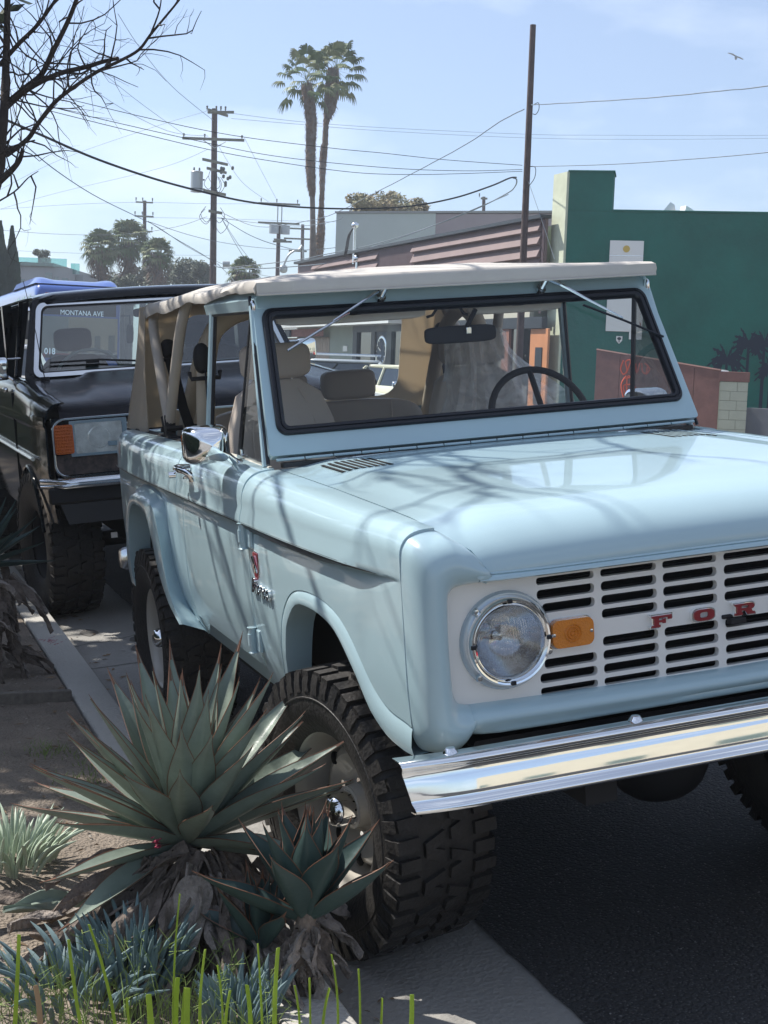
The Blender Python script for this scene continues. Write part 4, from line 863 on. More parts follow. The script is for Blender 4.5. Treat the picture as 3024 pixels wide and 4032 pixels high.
def bsec(y, zb):
    zt = interp([(4.92, 1.270), (5.2, 1.305), (6.1, 1.375), (7.0, 1.385), (9.4, 1.385)], y); s = bs(y); P = []
    for k in range(8): z = zb + (1.12 - zb) * k / 7; P.append((s + interp([(.4, .06), (.6, .03), (.9, 0), (1.12, .004)], z), z))
    P += [(s + .002, 1.135), (s - .006, 1.15), (s - .004, 1.20)]
    for k in range(8):
        t = PI / 2 * k / 7; P.append((s + .115 - .11 * abs(math.cos(t)) ** .7, zt - .10 + .10 * math.sin(t)))
    return P
def arch(yc, r, zc_, z0, n=14): return [(yc - r * math.cos(PI * k / n), max(z0, zc_ + r * 1.0 * math.sin(PI * k / n) ** .8)) for k in range(n + 1)]
cols = [(4.93, .62), (5.0, .62), (5.1, .60)] + [(y, z) for y, z in arch(5.62, .47, .42, .56)] + [(6.12, .56), (6.3, .56), (6.6, .56), (7.6, .56)] + [(y, z) for y, z in arch(8.35, .46, .42, .56)] + [(8.9, .58), (9.4, .60), (9.55, .62)]
bsh = fixn(grid([[(x, y, z) for x, z in bsec(y, zb)] for y, zb in cols]))
mk('body_side', bsh, BP, BK, solid=.01, sharp=60); mk('body_side', mir(bsh), BP, BK, solid=.01, sharp=60)
mk2('door_gap', (box(bs(6) - .0035, bs(6) + .01, 6.15, 6.158, .62, 1.30)), DARK, BK)
mk2('side_moulding', (tube([(-.985, 5.2, .96), (-.985, 8.0, .96)], .012, 6)), CHROME2, BK)
mk2('arch_lip', (tube([(bs(y) - .002, y, z) for y, z in arch(5.62, .47, .42, .56)], .010, 6)), BP, BK)
mk('inner_body', join(box(-.85, .85, 4.98, 9.5, .62, 1.15), box(-.5, .5, 5.0, 9.5, .45, .62)), DARK, BK)
# hood with its raised centre
G = []
for y, d in ((6.15, 0), (6.0, 0), (5.8, 0), (5.6, 0), (5.4, 0), (5.25, .002), (5.12, .006), (5.04, .014), (4.98, .028), (4.945, .055), (4.935, .10)):
    row = []
    for k in range(41):
        u = -1 + k / 20; x = .855 * u; zt = interp([(4.92, 1.272), (5.2, 1.305), (6.1, 1.372)], y)
        row.append((x, y, zt - d - .004 + .030 * (1 - ss(.50 + .12 * (6.1 - y), .58 + .12 * (6.1 - y), abs(x))) * ss(4.98, 5.3, y) - .0 * u * u))
    G.append(row)
mk('hood', fixn(grid(G)), BHOOD, BK, sharp=55, solid=.006)
# front face
mk('front_panel', box(-.90, .90, 4.955, 4.99, .86, 1.185), BP, BK, bevel=.004)
fo_ = rrect(-.905, .905, .862, 1.186, .075, 6); fi_ = rrect(-.893, .893, .874, 1.174, .065, 6)
mk('chrome_grille_frame', plate(fo_, [fi_], lambda u, v: (u, 4.93, v), lambda u, v: (u, 4.96, v)), CHROME2, BK, bevel=.004)
mk('grille_bar', join(*[box(-.50, .50, 4.940, 4.948, 1.0 + .026 * k, 1.010 + .026 * k) for k in range(6)]), CHROME2, BK, bevel=.002)
for q_ in (-1, 1): mk('bezel_screw', tube([(s_x * .655 + q_ * .141, 4.922, 1.072) if False else (q_ * .514, 4.922, 1.072), (q_ * .514, 4.93, 1.072)], .008, 8), CHROME2, BK)
mk('grille_back', box(-.51, .51, 4.950, 4.957, .985, 1.165), DARK, BK)
mk('rusty_valance', box(-.89, .89, 4.945, 4.953, .878, .985), mat('rusty_paint', (.020, .018, .022), .7, col2=(.10, .075, .065), vscale=22), BK)
for s in (-1, 1):
    mk('headlamp_bezel', plate(rrect(s * .655 - .155, s * .655 + .155, .975, 1.168, .006), [rrect(s * .655 - .128, s * .655 + .128, .990, 1.152, .012)], lambda u, v: (u, 4.928, v), lambda u, v: (u, 4.955, v)), CHROME2, BK, bevel=.003)
    hl = mk('headlamp', fixn(grid([[(s * .655 - .127 + .254 * i / 120, 4.932 - .006 * math.sin(PI * i / 120) + .0022 * (i % 2) - .003 * math.sin(PI * j / 12), .990 + .162 * j / 12) for j in range(13)] for i in range(121)])), LAMPG, BK, sharp=20)
    mk('lamp_reflector', tr(lathe([(.03, 0), (.06, -.002), (.066, 0)], 24, 'y'), s * .655, 4.928, 1.071), CHROME2, hl); mk('lamp_mark', box(s * .655 + .045, s * .655 + .095, 4.9205, 4.923, 1.02, 1.045), CHROME2, hl)
    mk('corner_lamp', prism(rrect(s * .842 - .050, s * .842 + .050, .993, 1.150, .012), 4.925, 4.95), ORANGE, BK, bevel=.005, seg=3)
    mk('lamp_ribs', join(*[box(s * .842 - .046, s * .842 + .046, 4.921, 4.926, 1.0 + .017 * k, 1.008 + .017 * k) for k in range(9)]), ORANGE, BK, bevel=.002)
# bumper: chrome lip over a black face
pf = [(.02, .866), (-.01, .868), (-.03, .862), (-.034, .850), (-.026, .842), (-.030, .834), (-.040, .829), (-.036, .822), (-.02, .818), (.03, .815)]
G = []
for k in range(41):
    u = -1 + k / 20; x = .985 * u; e = max(0, (abs(x) - .84) / .145); G.append([(x, 4.83 + .01 * u * u + .14 * e * e + d, z) for d, z in pf])
mk('front_bumper', fixn(grid(G)), CHROME2, BK, sharp=60, solid=.003)
mk('bumper_face', tr(box(-.955, .955, 4.835, 4.90, .735, .820), 0, 0, 0), BLACK, BK, bevel=.012)
mk('air_dam', fixn(grid([[(-.90, 4.86, .735), (.90, 4.86, .735)], [(-.86, 4.90, .62), (.86, 4.90, .62)]])), mat('grey_plastic', (.055, .058, .065), .6), BK, solid=.01)
mk('tow_tag', box(-.62, -.585, 5.03, 5.035, .50, .53), WHITEP, BK)
# cab
by = lambda z: 6.16 + (z - 1.385) * .78
def onb(d): return lambda u, v: (u, by(v) - .79 * d, v + .61 * d)
o1 = tz(.835, .735, 0, 0, 1.378, 1.842, .05); i1 = tz(.785, .695, 0, 0, 1.412, 1.812, .04); o2 = tz(.812, .715, 0, 0, 1.392, 1.828, .045)
mk('screen_surround', plate(tz(.89, .76, 0, 0, 1.37, 1.88, .05), [o2], onb(-.012), onb(-.04)), BP, BK)
mk('screen_trim', plate(o1, [tz(.80, .705, 0, 0, 1.404, 1.820, .04)], onb(.006), onb(-.008)), CHROME2, BK, bevel=.003)
mk('windscreen', ([onb(.0)(*p) for p in o2], [tuple(range(len(o2)))]), GLS, BK)
mk('screen_seal', plate(o2, [i1], onb(.003), onb(-.004)), BLACK, BK)
G = []
for y, dz, w in ((6.50, -.045, .745), (6.52, -.012, .75), (6.56, .006, .755), (6.8, .022, .765), (7.4, .030, .77), (8.4, .028, .77), (9.3, .012, .765)):
    G.append([(w * u, y, 1.885 + dz + .022 * (1 - u * u) - .05 * ss(.93, 1, abs(u)) - .02 * ss(.8, .95, abs(u))) for u in [-1 + k / 16 for k in range(33)]])
mk('roof', fixn(grid(G)), BP, BK, sharp=60, solid=.012)
for s in (-1, 1):
    mk('pillar', box(*(sorted((s * .80, s * .86))), 7.4, 7.5, 1.38, 1.86), BP, BK); mk('pillar', box(*(sorted((s * .80, s * .86))), 9.2, 9.35, 1.38, 1.86), BP, BK)
    mk('side_glass', ([(s * .885, 6.35, 1.385), (s * .885, 9.3, 1.385), (s * .765, 9.3, 1.86), (s * .765, 6.62, 1.86)], [(0, 1, 2, 3)]), DGL, BK)
    mk('drip_rail', tube([(s * .765, 6.5, 1.868), (s * .785, 6.7, 1.868), (s * .785, 9.3, 1.868)], .011, 6), BP, BK)
    mk('quarter_window_bar', tube([(s * .885, 6.62, 1.385), (s * .80, 6.78, 1.86)], .016, 6), BP, BK)
    xm = s * (1.0 if s < 0 else 1.045); mr = mk('door_mirror', pillow(xm - .068, xm + .068, 6.50, 6.56, 1.37, 1.515, 6, 5), CHROME, BK)
    mk('mirror_arm', tube([(s * .98, 6.53, 1.42), (s * .92, 6.5, 1.37)], .010, 8), CHROME2, mr); mk('mirror_arm', tube([(s * .98, 6.53, 1.50), (s * .86, 6.52, 1.50)], .008, 8), CHROME2, mr)
    mk('door_handle', tr(pillow(s * .988 - .015, s * .988 + .015, 6.32, 6.46, 1.30, 1.33, 4, 4)), CHROME2, BK)
for s, a0 in ((-1, 0), (1, 0)):
    pass
w_ = mk('wiper', join(tube([onb(.02)(-.72, 1.455), onb(.025)(-.42, 1.452), onb(.02)(-.10, 1.425)], .007, 6), box(-.50, -.42, by(1.46) - .045, by(1.46) - .02, 1.448, 1.466)), BLACK, BK)
an = mk('antenna', join(tube([(-.775, 6.08, 1.372), (-.80, 6.10, 1.65), (-.845, 6.12, 1.97)], [.0035, .0025, .002], 6), tube([(-.775, 6.08, 1.365), (-.775, 6.08, 1.385)], .028, 12)), BLACK, BK)
mk('dashboard', tr(pillow(-.82, .82, 6.25, 6.55, 1.26, 1.42, 5, 6)), mat('dusty_dash', (.10, .115, .12), .7), BK)
rg = [(-.42 + .21 * math.cos(t), 6.62 - .07 * math.sin(t), 1.36 + .17 * math.sin(t)) for t in [2 * PI * k / 32 for k in range(33)]]
mk('steering_wheel', join(tube([(.42 + (x + .42), y, z) for x, y, z in rg], .012, 8, False)), BLACK, BK)
mk('grab_rail', tube([(x, y, z) for x, y, z in rg[:17]], .011, 8, False), SEAL, BK)
for x in (-.42, .42):
    q = mk('front_seat', tr(pillow(x - .25, x + .25, 7.15, 7.32, .8, 1.50, 6, 4)), BLACK, BK); mk('headrest', tr(pillow(x - .13, x + .13, 7.2, 7.3, 1.52, 1.68, 6, 4)), BLACK, q)
mk('cab_mirror', tr(pillow(-.10, .13, 6.62, 6.64, 1.72, 1.78, 5, 5)), BLACK, BK)
TY2 = tyre(.425, .30, 44, .20)
for (x, y, s) in ((-.83, 5.62, -1), (.83, 5.62, 1), (-.83, 8.35, -1), (.83, 8.35, 1)):
    w = bpy.data.objects.new('wheel', None); COL.objects.link(w); w.parent = BK; w.location = (x, y, .425); w.rotation_euler = (0, 0, (.12 if y < 7 else 0) + (0 if s > 0 else PI))
    mk('tyre', TY2[0], RUBBER, w, sharp=50); mk('tread_blocks', TY2[1], RUBBER, w, sharp=30); mk('rim', rimshape(), BLACK, w, sharp=50)
mk('axle', tube([(-.8, 5.62, .42), (.8, 5.62, .42)], .045, 10), BLACK, BK); mk('axle', tube([(-.8, 8.35, .42), (.8, 8.35, .42)], .045, 10), BLACK, BK)

# ------------------------------------------------------------------ blue bus coming up the street
BUSB = mat('bus_blue', (.04, .10, .36), .3, coat=.6); BUSG = glass('bus_glass', (.12, .14, .15), .15)
X0, X1, Y0, Y1 = 2.61, 4.95, 37.0, 48.5
BS = thing('city_bus', 'blue city bus facing the camera behind the black car, with a lit destination sign', 'bus', ((X0 + X1) / 2, Y0, .1))
BS.scale = (1, 1, 1.17); hx = (X1 - X0) / 2
G = []
for y, sx, zt in ((0, .93, 2.45), (.02, .955, 2.58), (.10, .985, 2.70), (.3, 1, 2.76), (1.2, 1, 2.78), (6, 1, 2.78), (11.7, 1, 2.78)):
    w = hx * sx; row = [(-w, y, .35), (-w, y, .9), (-w, y, 1.45)]
    for k in range(9): t = PI / 2 * k / 8; row.append((-w + .14 - .14 * math.cos(t), y, zt - .24 + .24 * math.sin(t)))
    row += [(-x, b, z) for x, b, z in reversed(row)]; G.append(row)
mk('bus_body', fixn(join(grid(G), (G[0], [tuple(range(len(G[0])))]), (G[-1], [tuple(range(len(G[0])))]))), BUSB, BS, sharp=45)
mk('roof_fairing', fixn(grid([[(hx * .98 * u, y, 2.775 + (.12 + .05 * ss(.45, .8, abs(u))) * h * (1 - ss(.9, 1, abs(u)))) for u in [-1 + k / 12 for k in range(25)]] for y, h in ((.25, 0), (.5, .6), (1.0, 1), (6, 1), (6.4, 0))])), BUSB, BS, sharp=60)
mk('bus_windscreen', box(-hx + .10, hx - .10, -.012, .005, 1.05, 2.02), BUSG, BS); mk('sign_box', box(-hx + .15, hx - .15, -.014, .004, 2.06, 2.40), DARK, BS)
SIGNW = mat('sign_led', (.75, .85, .95), .5, emit=.30)
sgn = at(330, 1233, 39.9)
Mf = Matrix(((1, 0, 0, 0), (0, 0, -1, 0), (0, 1, 0, 0), (0, 0, 0, 1)))
text('destination_sign', 'MONTANA AVE', .165, SIGNW, BS, Matrix.Translation((sgn.x - BS.location.x, -.018, (sgn.z - .1) / 1.17)) @ Mf, .001, .0, sx=1.0)
n18 = at(200, 1384, 39.9); text('route_number', '018', .20, SIGNW, BS, Matrix.Translation((n18.x - BS.location.x, -.018, (n18.z - .1) / 1.17)) @ Mf, .001, .003)
for k in range(6): mk('bus_window', box(-hx - .012, -hx + .01, 1.3 + 1.7 * k, 2.85 + 1.7 * k, 1.35, 2.15), BUSG, BS, bevel=.01)
for s in (-1, 1):
    mk('marker_lamp', tr(pillow(s * .85 - .06, s * .85 + .06, -.02, .02, 2.50, 2.56, 3, 4)), REDP, BS); mk('bus_headlamp', tr(pillow(s * .95 - .15, s * .95 + .15, -.02, .03, .62, .80, 4, 4)), LAMPG, BS)
    mk('bus_mirror', join(tube([(s * hx, 0, 2.1), (s * (hx + .2), -.15, 2.1), (s * (hx + .22), -.15, 1.9)], .02, 6), tr(pillow(s * (hx + .22) - .1, s * (hx + .22) + .1, -.2, -.1, 1.45, 1.9, 4, 4))), BLACK, BS)
    for yy in (2.2, 9.0): mk('bus_wheel', tube([(s * (hx - .25), yy, .42), (s * (hx + .005), yy, .42)], .46, 24), RUBBER, BS)
mk('side_graphic', join(*[([(-hx - .006, 1.0 + .5 * k, 2.36), (-hx - .006, 1.35 + .5 * k, 2.36 + .02 * (k % 2)), (-hx - .006, 1.3 + .5 * k, 2.50), (-hx - .006, 1.12 + .5 * k, 2.55 - .05 * (k % 3))], [(0, 1, 2, 3)]) for k in range(9)]), mat('graphic_green', (.20, .33, .30), .5), BS)

# ------------------------------------------------------------------ other cars
def simple_car(label, loc, rz, L_, Wd, H, hoodz, m, cabin, name='parked_car', rack=False, wr=.32, chrome=False):
    """saloon or estate: body loft, glass house, lamps, wheels; front at -y"""
    c = thing(name, label, 'car', loc, rz); h = Wd / 2; G = []
    pr = [(0, .45, hoodz * .80), (.06, .32, hoodz * .93), (.2, .24, hoodz * .985), (cabin[0], .22, hoodz * 1.03), (cabin[0] + .3, .22, hoodz * 1.06), (cabin[3] - .1, .22, hoodz * 1.08), (L_ - .15, .26, hoodz * 1.03), (L_ - .03, .35, hoodz * .96), (L_, .48, hoodz * .84)]
    for y, z0, z1 in pr:
        w = h * (.90 + .10 * ss(0, .5, y) - .10 * ss(L_ - .6, L_, y)); row = [(-w * .94, y, z0), (-w, y, z0 + .14), (-w, y, z1 - .22), (-w * .985, y, z1 - .08), (-w * .93, y, z1 - .015), (-w * .5, y, z1)]
        G.append(row + [(-x, b, z) for x, b, z in reversed(row)])
    mk('body', fixn(join(grid(G), (G[0], [tuple(range(12))]), (G[-1], [tuple(range(12))]))), m, c, sharp=40)
    a, b, d, e = cabin; zr = H; zb = hoodz * 1.0; wb = h * .92; wt = h * .76
    lo = [(-wb, a, zb), (wb, a, zb), (wb, e, zb), (-wb, e, zb)]; hi = [(-wt, b, zr - .05), (wt, b, zr - .05), (wt, d, zr - .05), (-wt, d, zr - .05)]
    mk('glass_house', fixn((lo + hi, [(0, 1, 5, 4), (1, 2, 6, 5), (2, 3, 7, 6), (3, 0, 4, 7)])), CARG, c)
    mk('roof', tr(pillow(-wt - .03, wt + .03, b - .04, d + .04, zr - .08, zr, 5, 7)), m, c, sharp=60)
    for p, q in zip(lo, hi): mk('pillar', tube([p, q], .035, 6), m, c)
    mk2('pillar', (tube([(-wb, (a + e) / 2, zb), (-wt, (b + d) / 2, zr - .05)], .03, 6)), m, c)
    for s in (-1, 1):
        mk('headlamp', tr(pillow(s * h * .66 - .14, s * h * .66 + .14, -.01, .07, hoodz * .66, hoodz * .82, 4, 4)), LAMPG, c)
        mk('tail_lamp', tr(pillow(s * h * .74 - .12, s * h * .74 + .12, L_ - .04, L_ + .02, hoodz * .72, hoodz * .92, 4, 4)), REDL, c)
        mk('door_mirror', tr(pillow(s * (h + .07) - .08, s * (h + .07) + .08, a + .25, a + .33, zb + .02, zb + .14, 4, 3)), m if not chrome else CHROME2, c)
        for yy in (.82, L_ - .85): mk('wheel', join(tube([(s * (h - .20), yy, wr), (s * (h + .01), yy, wr)], wr, 22)), RUBBER, c); mk('rim', tube([(s * (h - .1), yy, wr), (s * (h + .018), yy, wr)], wr * .62, 18), CHROME2, c)
    mk('bumper', join(tr(pillow(-h * .95, h * .95, -.08, .06, .36, .52, 4, 5)), tr(pillow(-h * .95, h * .95, L_ - .06, L_ + .08, .36, .52, 4, 5))), CHROME2 if chrome else BLACK, c)
    if rack: mk('roof_rack', join(both(tube([(-wt + .08, b + .2, zr + .07), (-wt + .08, d - .1, zr + .07)], .02, 6)), *[tube([(-wt - .02, y, zr + .09), (wt + .02, y, zr + .09)], .022, 6) for y in (b + .5, d - .5)], both(join(*[tube([(-wt + .08, y, zr - .02), (-wt + .08, y, zr + .07)], .015, 6) for y in (b + .2, d - .1)]))), CHROME2, c)
    return c
CARG = glass('car_glass', (.10, .13, .14), .16)
REDL = mat('red_lamp', (.45, .01, .015), .25, coat=.6)
SILV = mat('silver_paint', (.55, .57, .58), .3, .3, coat=.8); CREAM = mat('cream_paint', (.72, .68, .50), .3, coat=.8); WHT = mat('white_paint', (.78, .78, .76), .3, coat=.8)
def on_road(px, py, D): p = at(px, py, D); return p
p = at(1400, 1500, 25.0); simple_car('silver estate car with roof rack seen through the aqua car\'s windscreen', (p.x - .3, p.y, -.05), -.35, 4.7, 1.85, 1.58, 1.0, SILV, (1.15, 1.75, 4.2, 4.6), rack=True)
p = at(1690, 1560, 26); simple_car('cream vintage saloon behind the silver estate, seen through the windscreen', (p.x + .2, p.y - 2.2, .1), .15, 4.4, 1.7, 1.36, .93, CREAM, (1.3, 1.8, 3.2, 3.75), chrome=True)
p = at(3010, 1650, 17); simple_car('white car with a clear orange corner lamp at the right edge of the photo', (p.x + 2.15, p.y - .2, .2), -.5, 4.4, 1.8, 1.42, .95, WHT, (1.2, 1.8, 3.3, 3.9))
for px_, D_, lab, col in ((20, 21, 'white car left of the black off-road car, near the bus', WHT), (75, 45, 'silver car beyond the bus at the left edge', SILV)):
    p = at(px_, 1640, D_); simple_car(lab, (p.x, p.y, .1), .02, 4.5, 1.8, 1.45, .95, col, (1.2, 1.8, 3.4, 3.9))
# the far side of the street behind the photographer: it is what the chrome bumper mirrors
CB = thing('cream_building', 'sunlit cream building across the street behind the photographer, seen only in the chrome', 'building', (15, -20, 0))
mk('wall', box(0, 8, -26, 22, 0, 6.2), mat('cream_stucco', (.66, .60, .46), .9, var=.06, vscale=1, bump=.3, bscale=5), CB)
mk('plinth', box(-.04, 0, -26, 22, 0, .5), mat('dark_plinth', (.16, .13, .11), .9), CB)
for k in range(7): mk('window', box(-.05, .01, -24 + 6.2 * k, -21.6 + 6.2 * k, 1.2, 2.9), GLS, CB); mk('window_frame', box(-.07, -.04, -24.1 + 6.2 * k, -21.5 + 6.2 * k, 1.08, 1.2), WHITEP, CB)
RC = mat('red_paint', (.48, .012, .015), .3, coat=.8)
simple_car('red saloon parked across the street behind the photographer, seen only in the chrome', (8.8, -7.5, .1), .05, 4.5, 1.8, 1.4, .95, RC, (1.2, 1.8, 3.4, 3.9))

# ------------------------------------------------------------------ buildings across the street
XF = 14.257
def fp(px, py): return onpl(px, py, (XF, 0, 0), Vector((1, 0, 0)))
BRN = mat('brown_board', (.185, .130, .122), .6, var=.12, vscale=.8); BRN2 = mat('brown_corrugated', (.150, .105, .105), .55, var=.12, vscale=1.5)
SAGE = mat('sage_stucco', (.34, .37, .30), .9, bump=.3, bscale=8, var=.06, vscale=2); TANB = mat('tan_boards', (.42, .33, .25), .8, var=.12, vscale=3)
DKF = mat('dark_frame', (.02, .025, .03), .4); SHOPG = glass('shop_glass', (.10, .13, .15), .25); PANEL = mat('pale_panel', (.46, .44, .36), .8)
BB = thing('brown_shop_building', 'long brown lap-sided shop building across the street, left of the dark green one', 'building', (XF, 40, .12))
def bb(name, vf, m, parent=None, **k): return mk(name, tr(vf, -XF, -40, -.12) if parent is None or True else vf, m, parent or BB, **k)
YE, YW = 51.0, 29.45
bb('wall', box(XF + .03, XF + 9, YW + .9, YE, .1, 5.15), SAGE); 
wl = bb('fascia_backing', box(XF - .02, XF + .06, YW + .25, YE, 3.05, 5.30), BRN2)
# lap boards, one by one
def laps(ya, yb, z0, z1, n):
    h = (z1 - z0) / n
    for k in range(n):
        z = z1 - h * (k + 1)
        bb('lap_board', ([(XF - .03, ya, z + h), (XF - .16, ya, z + .05), (XF - .03, ya, z + .02), (XF - .03, yb, z + h), (XF - .16, yb, z + .05), (XF - .03, yb, z + .02)], [(0, 1, 4, 3), (1, 2, 5, 4), (0, 2, 1), (3, 4, 5), (0, 3, 5, 2)]), BRN, sharp=20)
pa = fp(2139, 900); pb = fp(1634, 960); laps(pa.y, pb.y, 3.62, 5.24, 5)
pc = fp(1990, 1010); laps(pc.y, pb.y, 3.25, 3.60, 1)
pd = fp(1498, 970); pe = fp(1240, 1020); laps(pd.y, pe.y, 4.0, 5.2, 4)
bb('parapet_cap', box(XF - .20, XF + .12, YW + .2, YE, 5.26, 5.35), DKF)
# corrugated panels
def corr(ya, yb, z0, z1, m, x=XF - .03, d=.035, p=.14):
    n = max(2, int((yb - ya) / p * 2)); return fixn(grid([[(x - (d if i % 2 else 0), ya + (yb - ya) * i / n, z) for z in (z0, z1)] for i in range(n + 1)]))
bb('corrugated_panel', corr(YW + .26, pa.y - .02, 2.9, 5.24, BRN2), BRN2, sharp=10); bb('corrugated_panel', corr(pb.y + .02, pd.y - .02, 3.4, 5.24, BRN2), BRN2, sharp=10)
bb('corrugated_panel', corr(pc.y + .1, pb.y, 2.7, 3.22, BRN2), BRN2, sharp=10)
q0, q1 = fp(2131, 985), fp(2000, 1030); bb('pale_window_panel', box(XF - .05, XF - .02, q0.y, q1.y, 3.0, 3.58), PANEL, bevel=.01); bb('panel_post', box(XF - .12, XF - .02, q1.y, q1.y + .12, 3.0, 3.62), BRN)
g0, g1 = fp(1610, 1010), fp(1515, 1020); sgn = bb('fascia_sign', box(XF - .34, XF - .26, g0.y, g1.y, 3.70, 4.35), mat('sign_green_grey', (.20, .25, .24), .5), bevel=.01)
# shopfront below, seen through the aqua car
zz = lambda x, y: (900 + x * .48222, 1150 + y * .48222)
zs = lambda x, y: (1600 + x * .6932, 1150 + y * .6932)
def frect(a, b, x0=0., x1=.06):
    P, Q = fp(*a), fp(*b); return box(XF - x1, XF - x0, min(P.y, Q.y), max(P.y, Q.y), max(.12, min(P.z, Q.z)), max(P.z, Q.z))
bb('awning_corrugated', corr(fp(*zz(850, 330)).y, fp(*zz(440, 330)).y, fp(*zz(850, 365)).z, fp(*zz(850, 298)).z, BRN2, x=XF - .35), mat('red_corrugated', (.30, .125, .095), .6, var=.15, vscale=3), sharp=10)
ya, yb = fp(*zz(850, 400)).y, fp(*zz(380, 400)).y
n = 26
for k in range(n): bb('wall_board', box(XF - .10, XF - .03 - .0, ya + (yb - ya) * k / n + .012, ya + (yb - ya) * (k + 1) / n - .012, .15, fp(*zz(850, 365)).z - .02), TANB)
sg1 = bb('shop_sign', frect(zz(482, 318), zz(590, 372), .40, .46), DKF, bevel=.01)
m_ = fp(*zz(536, 346)); Mx = Matrix.Translation((-.47, m_.y - 40, m_.z - .12)) @ Matrix(((0, 0, -1, 0), (-1, 0, 0, 0), (0, 1, 0, 0), (0, 0, 0, 1)))
text('sign_lettering', 'VAER', .30, WHITEP, BB, Mx, .004, .006)
bb('sage_wall', frect(zz(850, 270), zz(1048, 760), .0, .10), SAGE); bb('wall_notice', frect(zz(962, 440), zz(995, 485), .11, .13), WHITEP)
bb('white_soffit', frect(zz(300, 236), zz(1500, 262), .0, .8), WHITEP); 
bb('window_frame', frect(zz(1045, 275), zz(1500, 318), .0, .14), DKF)
for a, b in ((1045, 1062), (1196, 1208), (1322, 1345), (1440, 1460)): bb('window_post', frect(zz(a, 300), zz(b, 780), .0, .13), DKF)
bb('shop_window', frect(zz(1060, 318), zz(1322, 780), .04, .05), SHOPG); bb('shop_window', frect(zz(1345, 318), zz(1440, 780), .04, .05), SHOPG)
bb('shop_interior', frect(zz(1050, 270), zz(1500, 800), .0, .01), DARK)
# poster of a watch in the window
ps = fp(*zz(1262, 520)); bb('watch_poster', frect(zz(1210, 325), zz(1320, 720), .06, .07), mat('poster_blue', (.05, .075, .11), .5))
cc = (XF - .075 - XF, ps.y - 40, ps.z + .15 - .12)
mk('watch_dial', lathe([(.42, -.01), (.50, -.012), (.52, .0)], 36, 'x', cc), CHROME2, BB)
for k in range(12):
    a = PI * k / 6; mk('dial_mark', tube([(cc[0], cc[1] + .34 * math.cos(a), cc[2] + .34 * math.sin(a)), (cc[0], cc[1] + .40 * math.cos(a), cc[2] + .40 * math.sin(a))], .02, 5), CHROME2, BB)
mk('dial_hand', join(tube([(cc[0] - .005, cc[1], cc[2]), (cc[0] - .005, cc[1] + .22, cc[2] + .12)], .025, 5), tube([(cc[0] - .005, cc[1], cc[2]), (cc[0] - .005, cc[1] - .1, cc[2] + .28)], .02, 5)), CHROME2, BB)
# right part: pale lintel, dark frame, orange door
bb('lintel', frect(zs(250, 118), zs(722, 165), .0, .12), PANEL); bb('dark_fascia', frect(zs(250, 165), zs(800, 205), .0, .16), DKF)
bb('orange_door', frect(zs(722, 210), zs(796, 760), .02, .08), mat('orange_door_paint', (.48, .20, .085), .55, var=.1, vscale=2), bevel=.01); bb('door_slot', frect(zs(752, 315), zs(774, 640), .085, .10), DKF)
bb('shop_window', frect(zs(300, 208), zs(716, 760), .04, .05), SHOPG); bb('shop_interior', frect(zs(300, 205), zs(722, 780), .0, .01), DARK); bb('window_post', frect(zs(570, 205), zs(582, 780), .0, .12), mat('rust_post', (.22, .10, .07), .6))
# conduit riser with its weatherhead on the roof edge
rs = atz = at(1403, 990, 50); 
wh = thing('service_riser', 'grey electrical riser with curved cables on the brown building\'s roof edge', 'electrical riser', (XF - .1, fp(1405, 1000).y, 4.9))
mk('pipe', tube([(0, 0, 0), (0, 0, 1.15), (0, -.02, 1.28)], .055, 10), CHROME2, wh); mk('weatherhead', pillow(-.13, .13, -.13, .13, 1.22, 1.42, 5, 2.2), CHROME2, wh)
mk('second_head', pillow(-.12, .12, -.45, -.2, .05, .30, 5, 2.2), CHROME2, wh); mk('pipe', tube([(0, -.32, -.3), (0, -.32, .1)], .05, 8), CHROME2, wh)
for k in range(3): mk('drip_loop', tube(smooth_curve([(0, .08, 1.28), (-.05, .35 + .1 * k, 1.0), (-.1, .40 + .12 * k, .55), (-.1, .6 + .1 * k, .30)], 4), .018, 5), BLACK, wh)
# green painted building
A = Vector((14.560, 29.151, 0)); Bp = Vector((18.674, 26.658, 0)); ud = (Bp - A).normalized(); nd = Vector((ud.y, -ud.x, 0)); nd = nd if nd.dot(CW - A) > 0 else -nd
GREEN = mat('dark_green_stucco', (.009, .115, .088), .85, bump=.6, bscale=9, var=.22, vscale=.5); PALEY = mat('pale_yellow_stucco', (.50, .53, .40), .9, bump=.5, bscale=6, var=.08, vscale=2)
GB = thing('green_painted_building', 'dark green windowless building with a raised corner pier, palm mural and white notice board', 'building', tuple(A))
MG = Matrix(((ud.x, nd.x, 0, 0), (ud.y, nd.y, 0, 0), (0, 0, 1, 0), (0, 0, 0, 1))) # local: u along the wall, v out of the wall
def gb(name, vf, m, **k): return mk(name, xf(vf, MG), m, GB, **k)
def guv(px, py): P = onpl(px, py, A, nd) - A; return P.dot(ud), P.z
pu = guv(2414, 760)[0]
gb('wall', box(0, 26, -9, 0, 0, 5.42), GREEN); gb('corner_pier', box(0.0, pu, -.9, .0, 5.425, 6.37), GREEN)
gb('coping', box(pu + .005, 26, -.25, .03, 5.42, 5.47), GREEN, bevel=.01); gb('pier_coping', box(-.03, pu + .03, -.93, .035, 6.37, 6.41), GREEN, bevel=.008)
ysd = onpl(2186, 760, A, Vector((1, 0, 0))).y
mk('side_wall', prism([(-.004, -.01), (-.06, .0), (-.06, ysd - A.y), (.8, ysd - A.y), (.45, .6)], 0, 6.372, 'z'), PALEY, GB)
nb0, nb1 = guv(2403, 947), guv(2536, 952); nb = guv(2390, 1304)
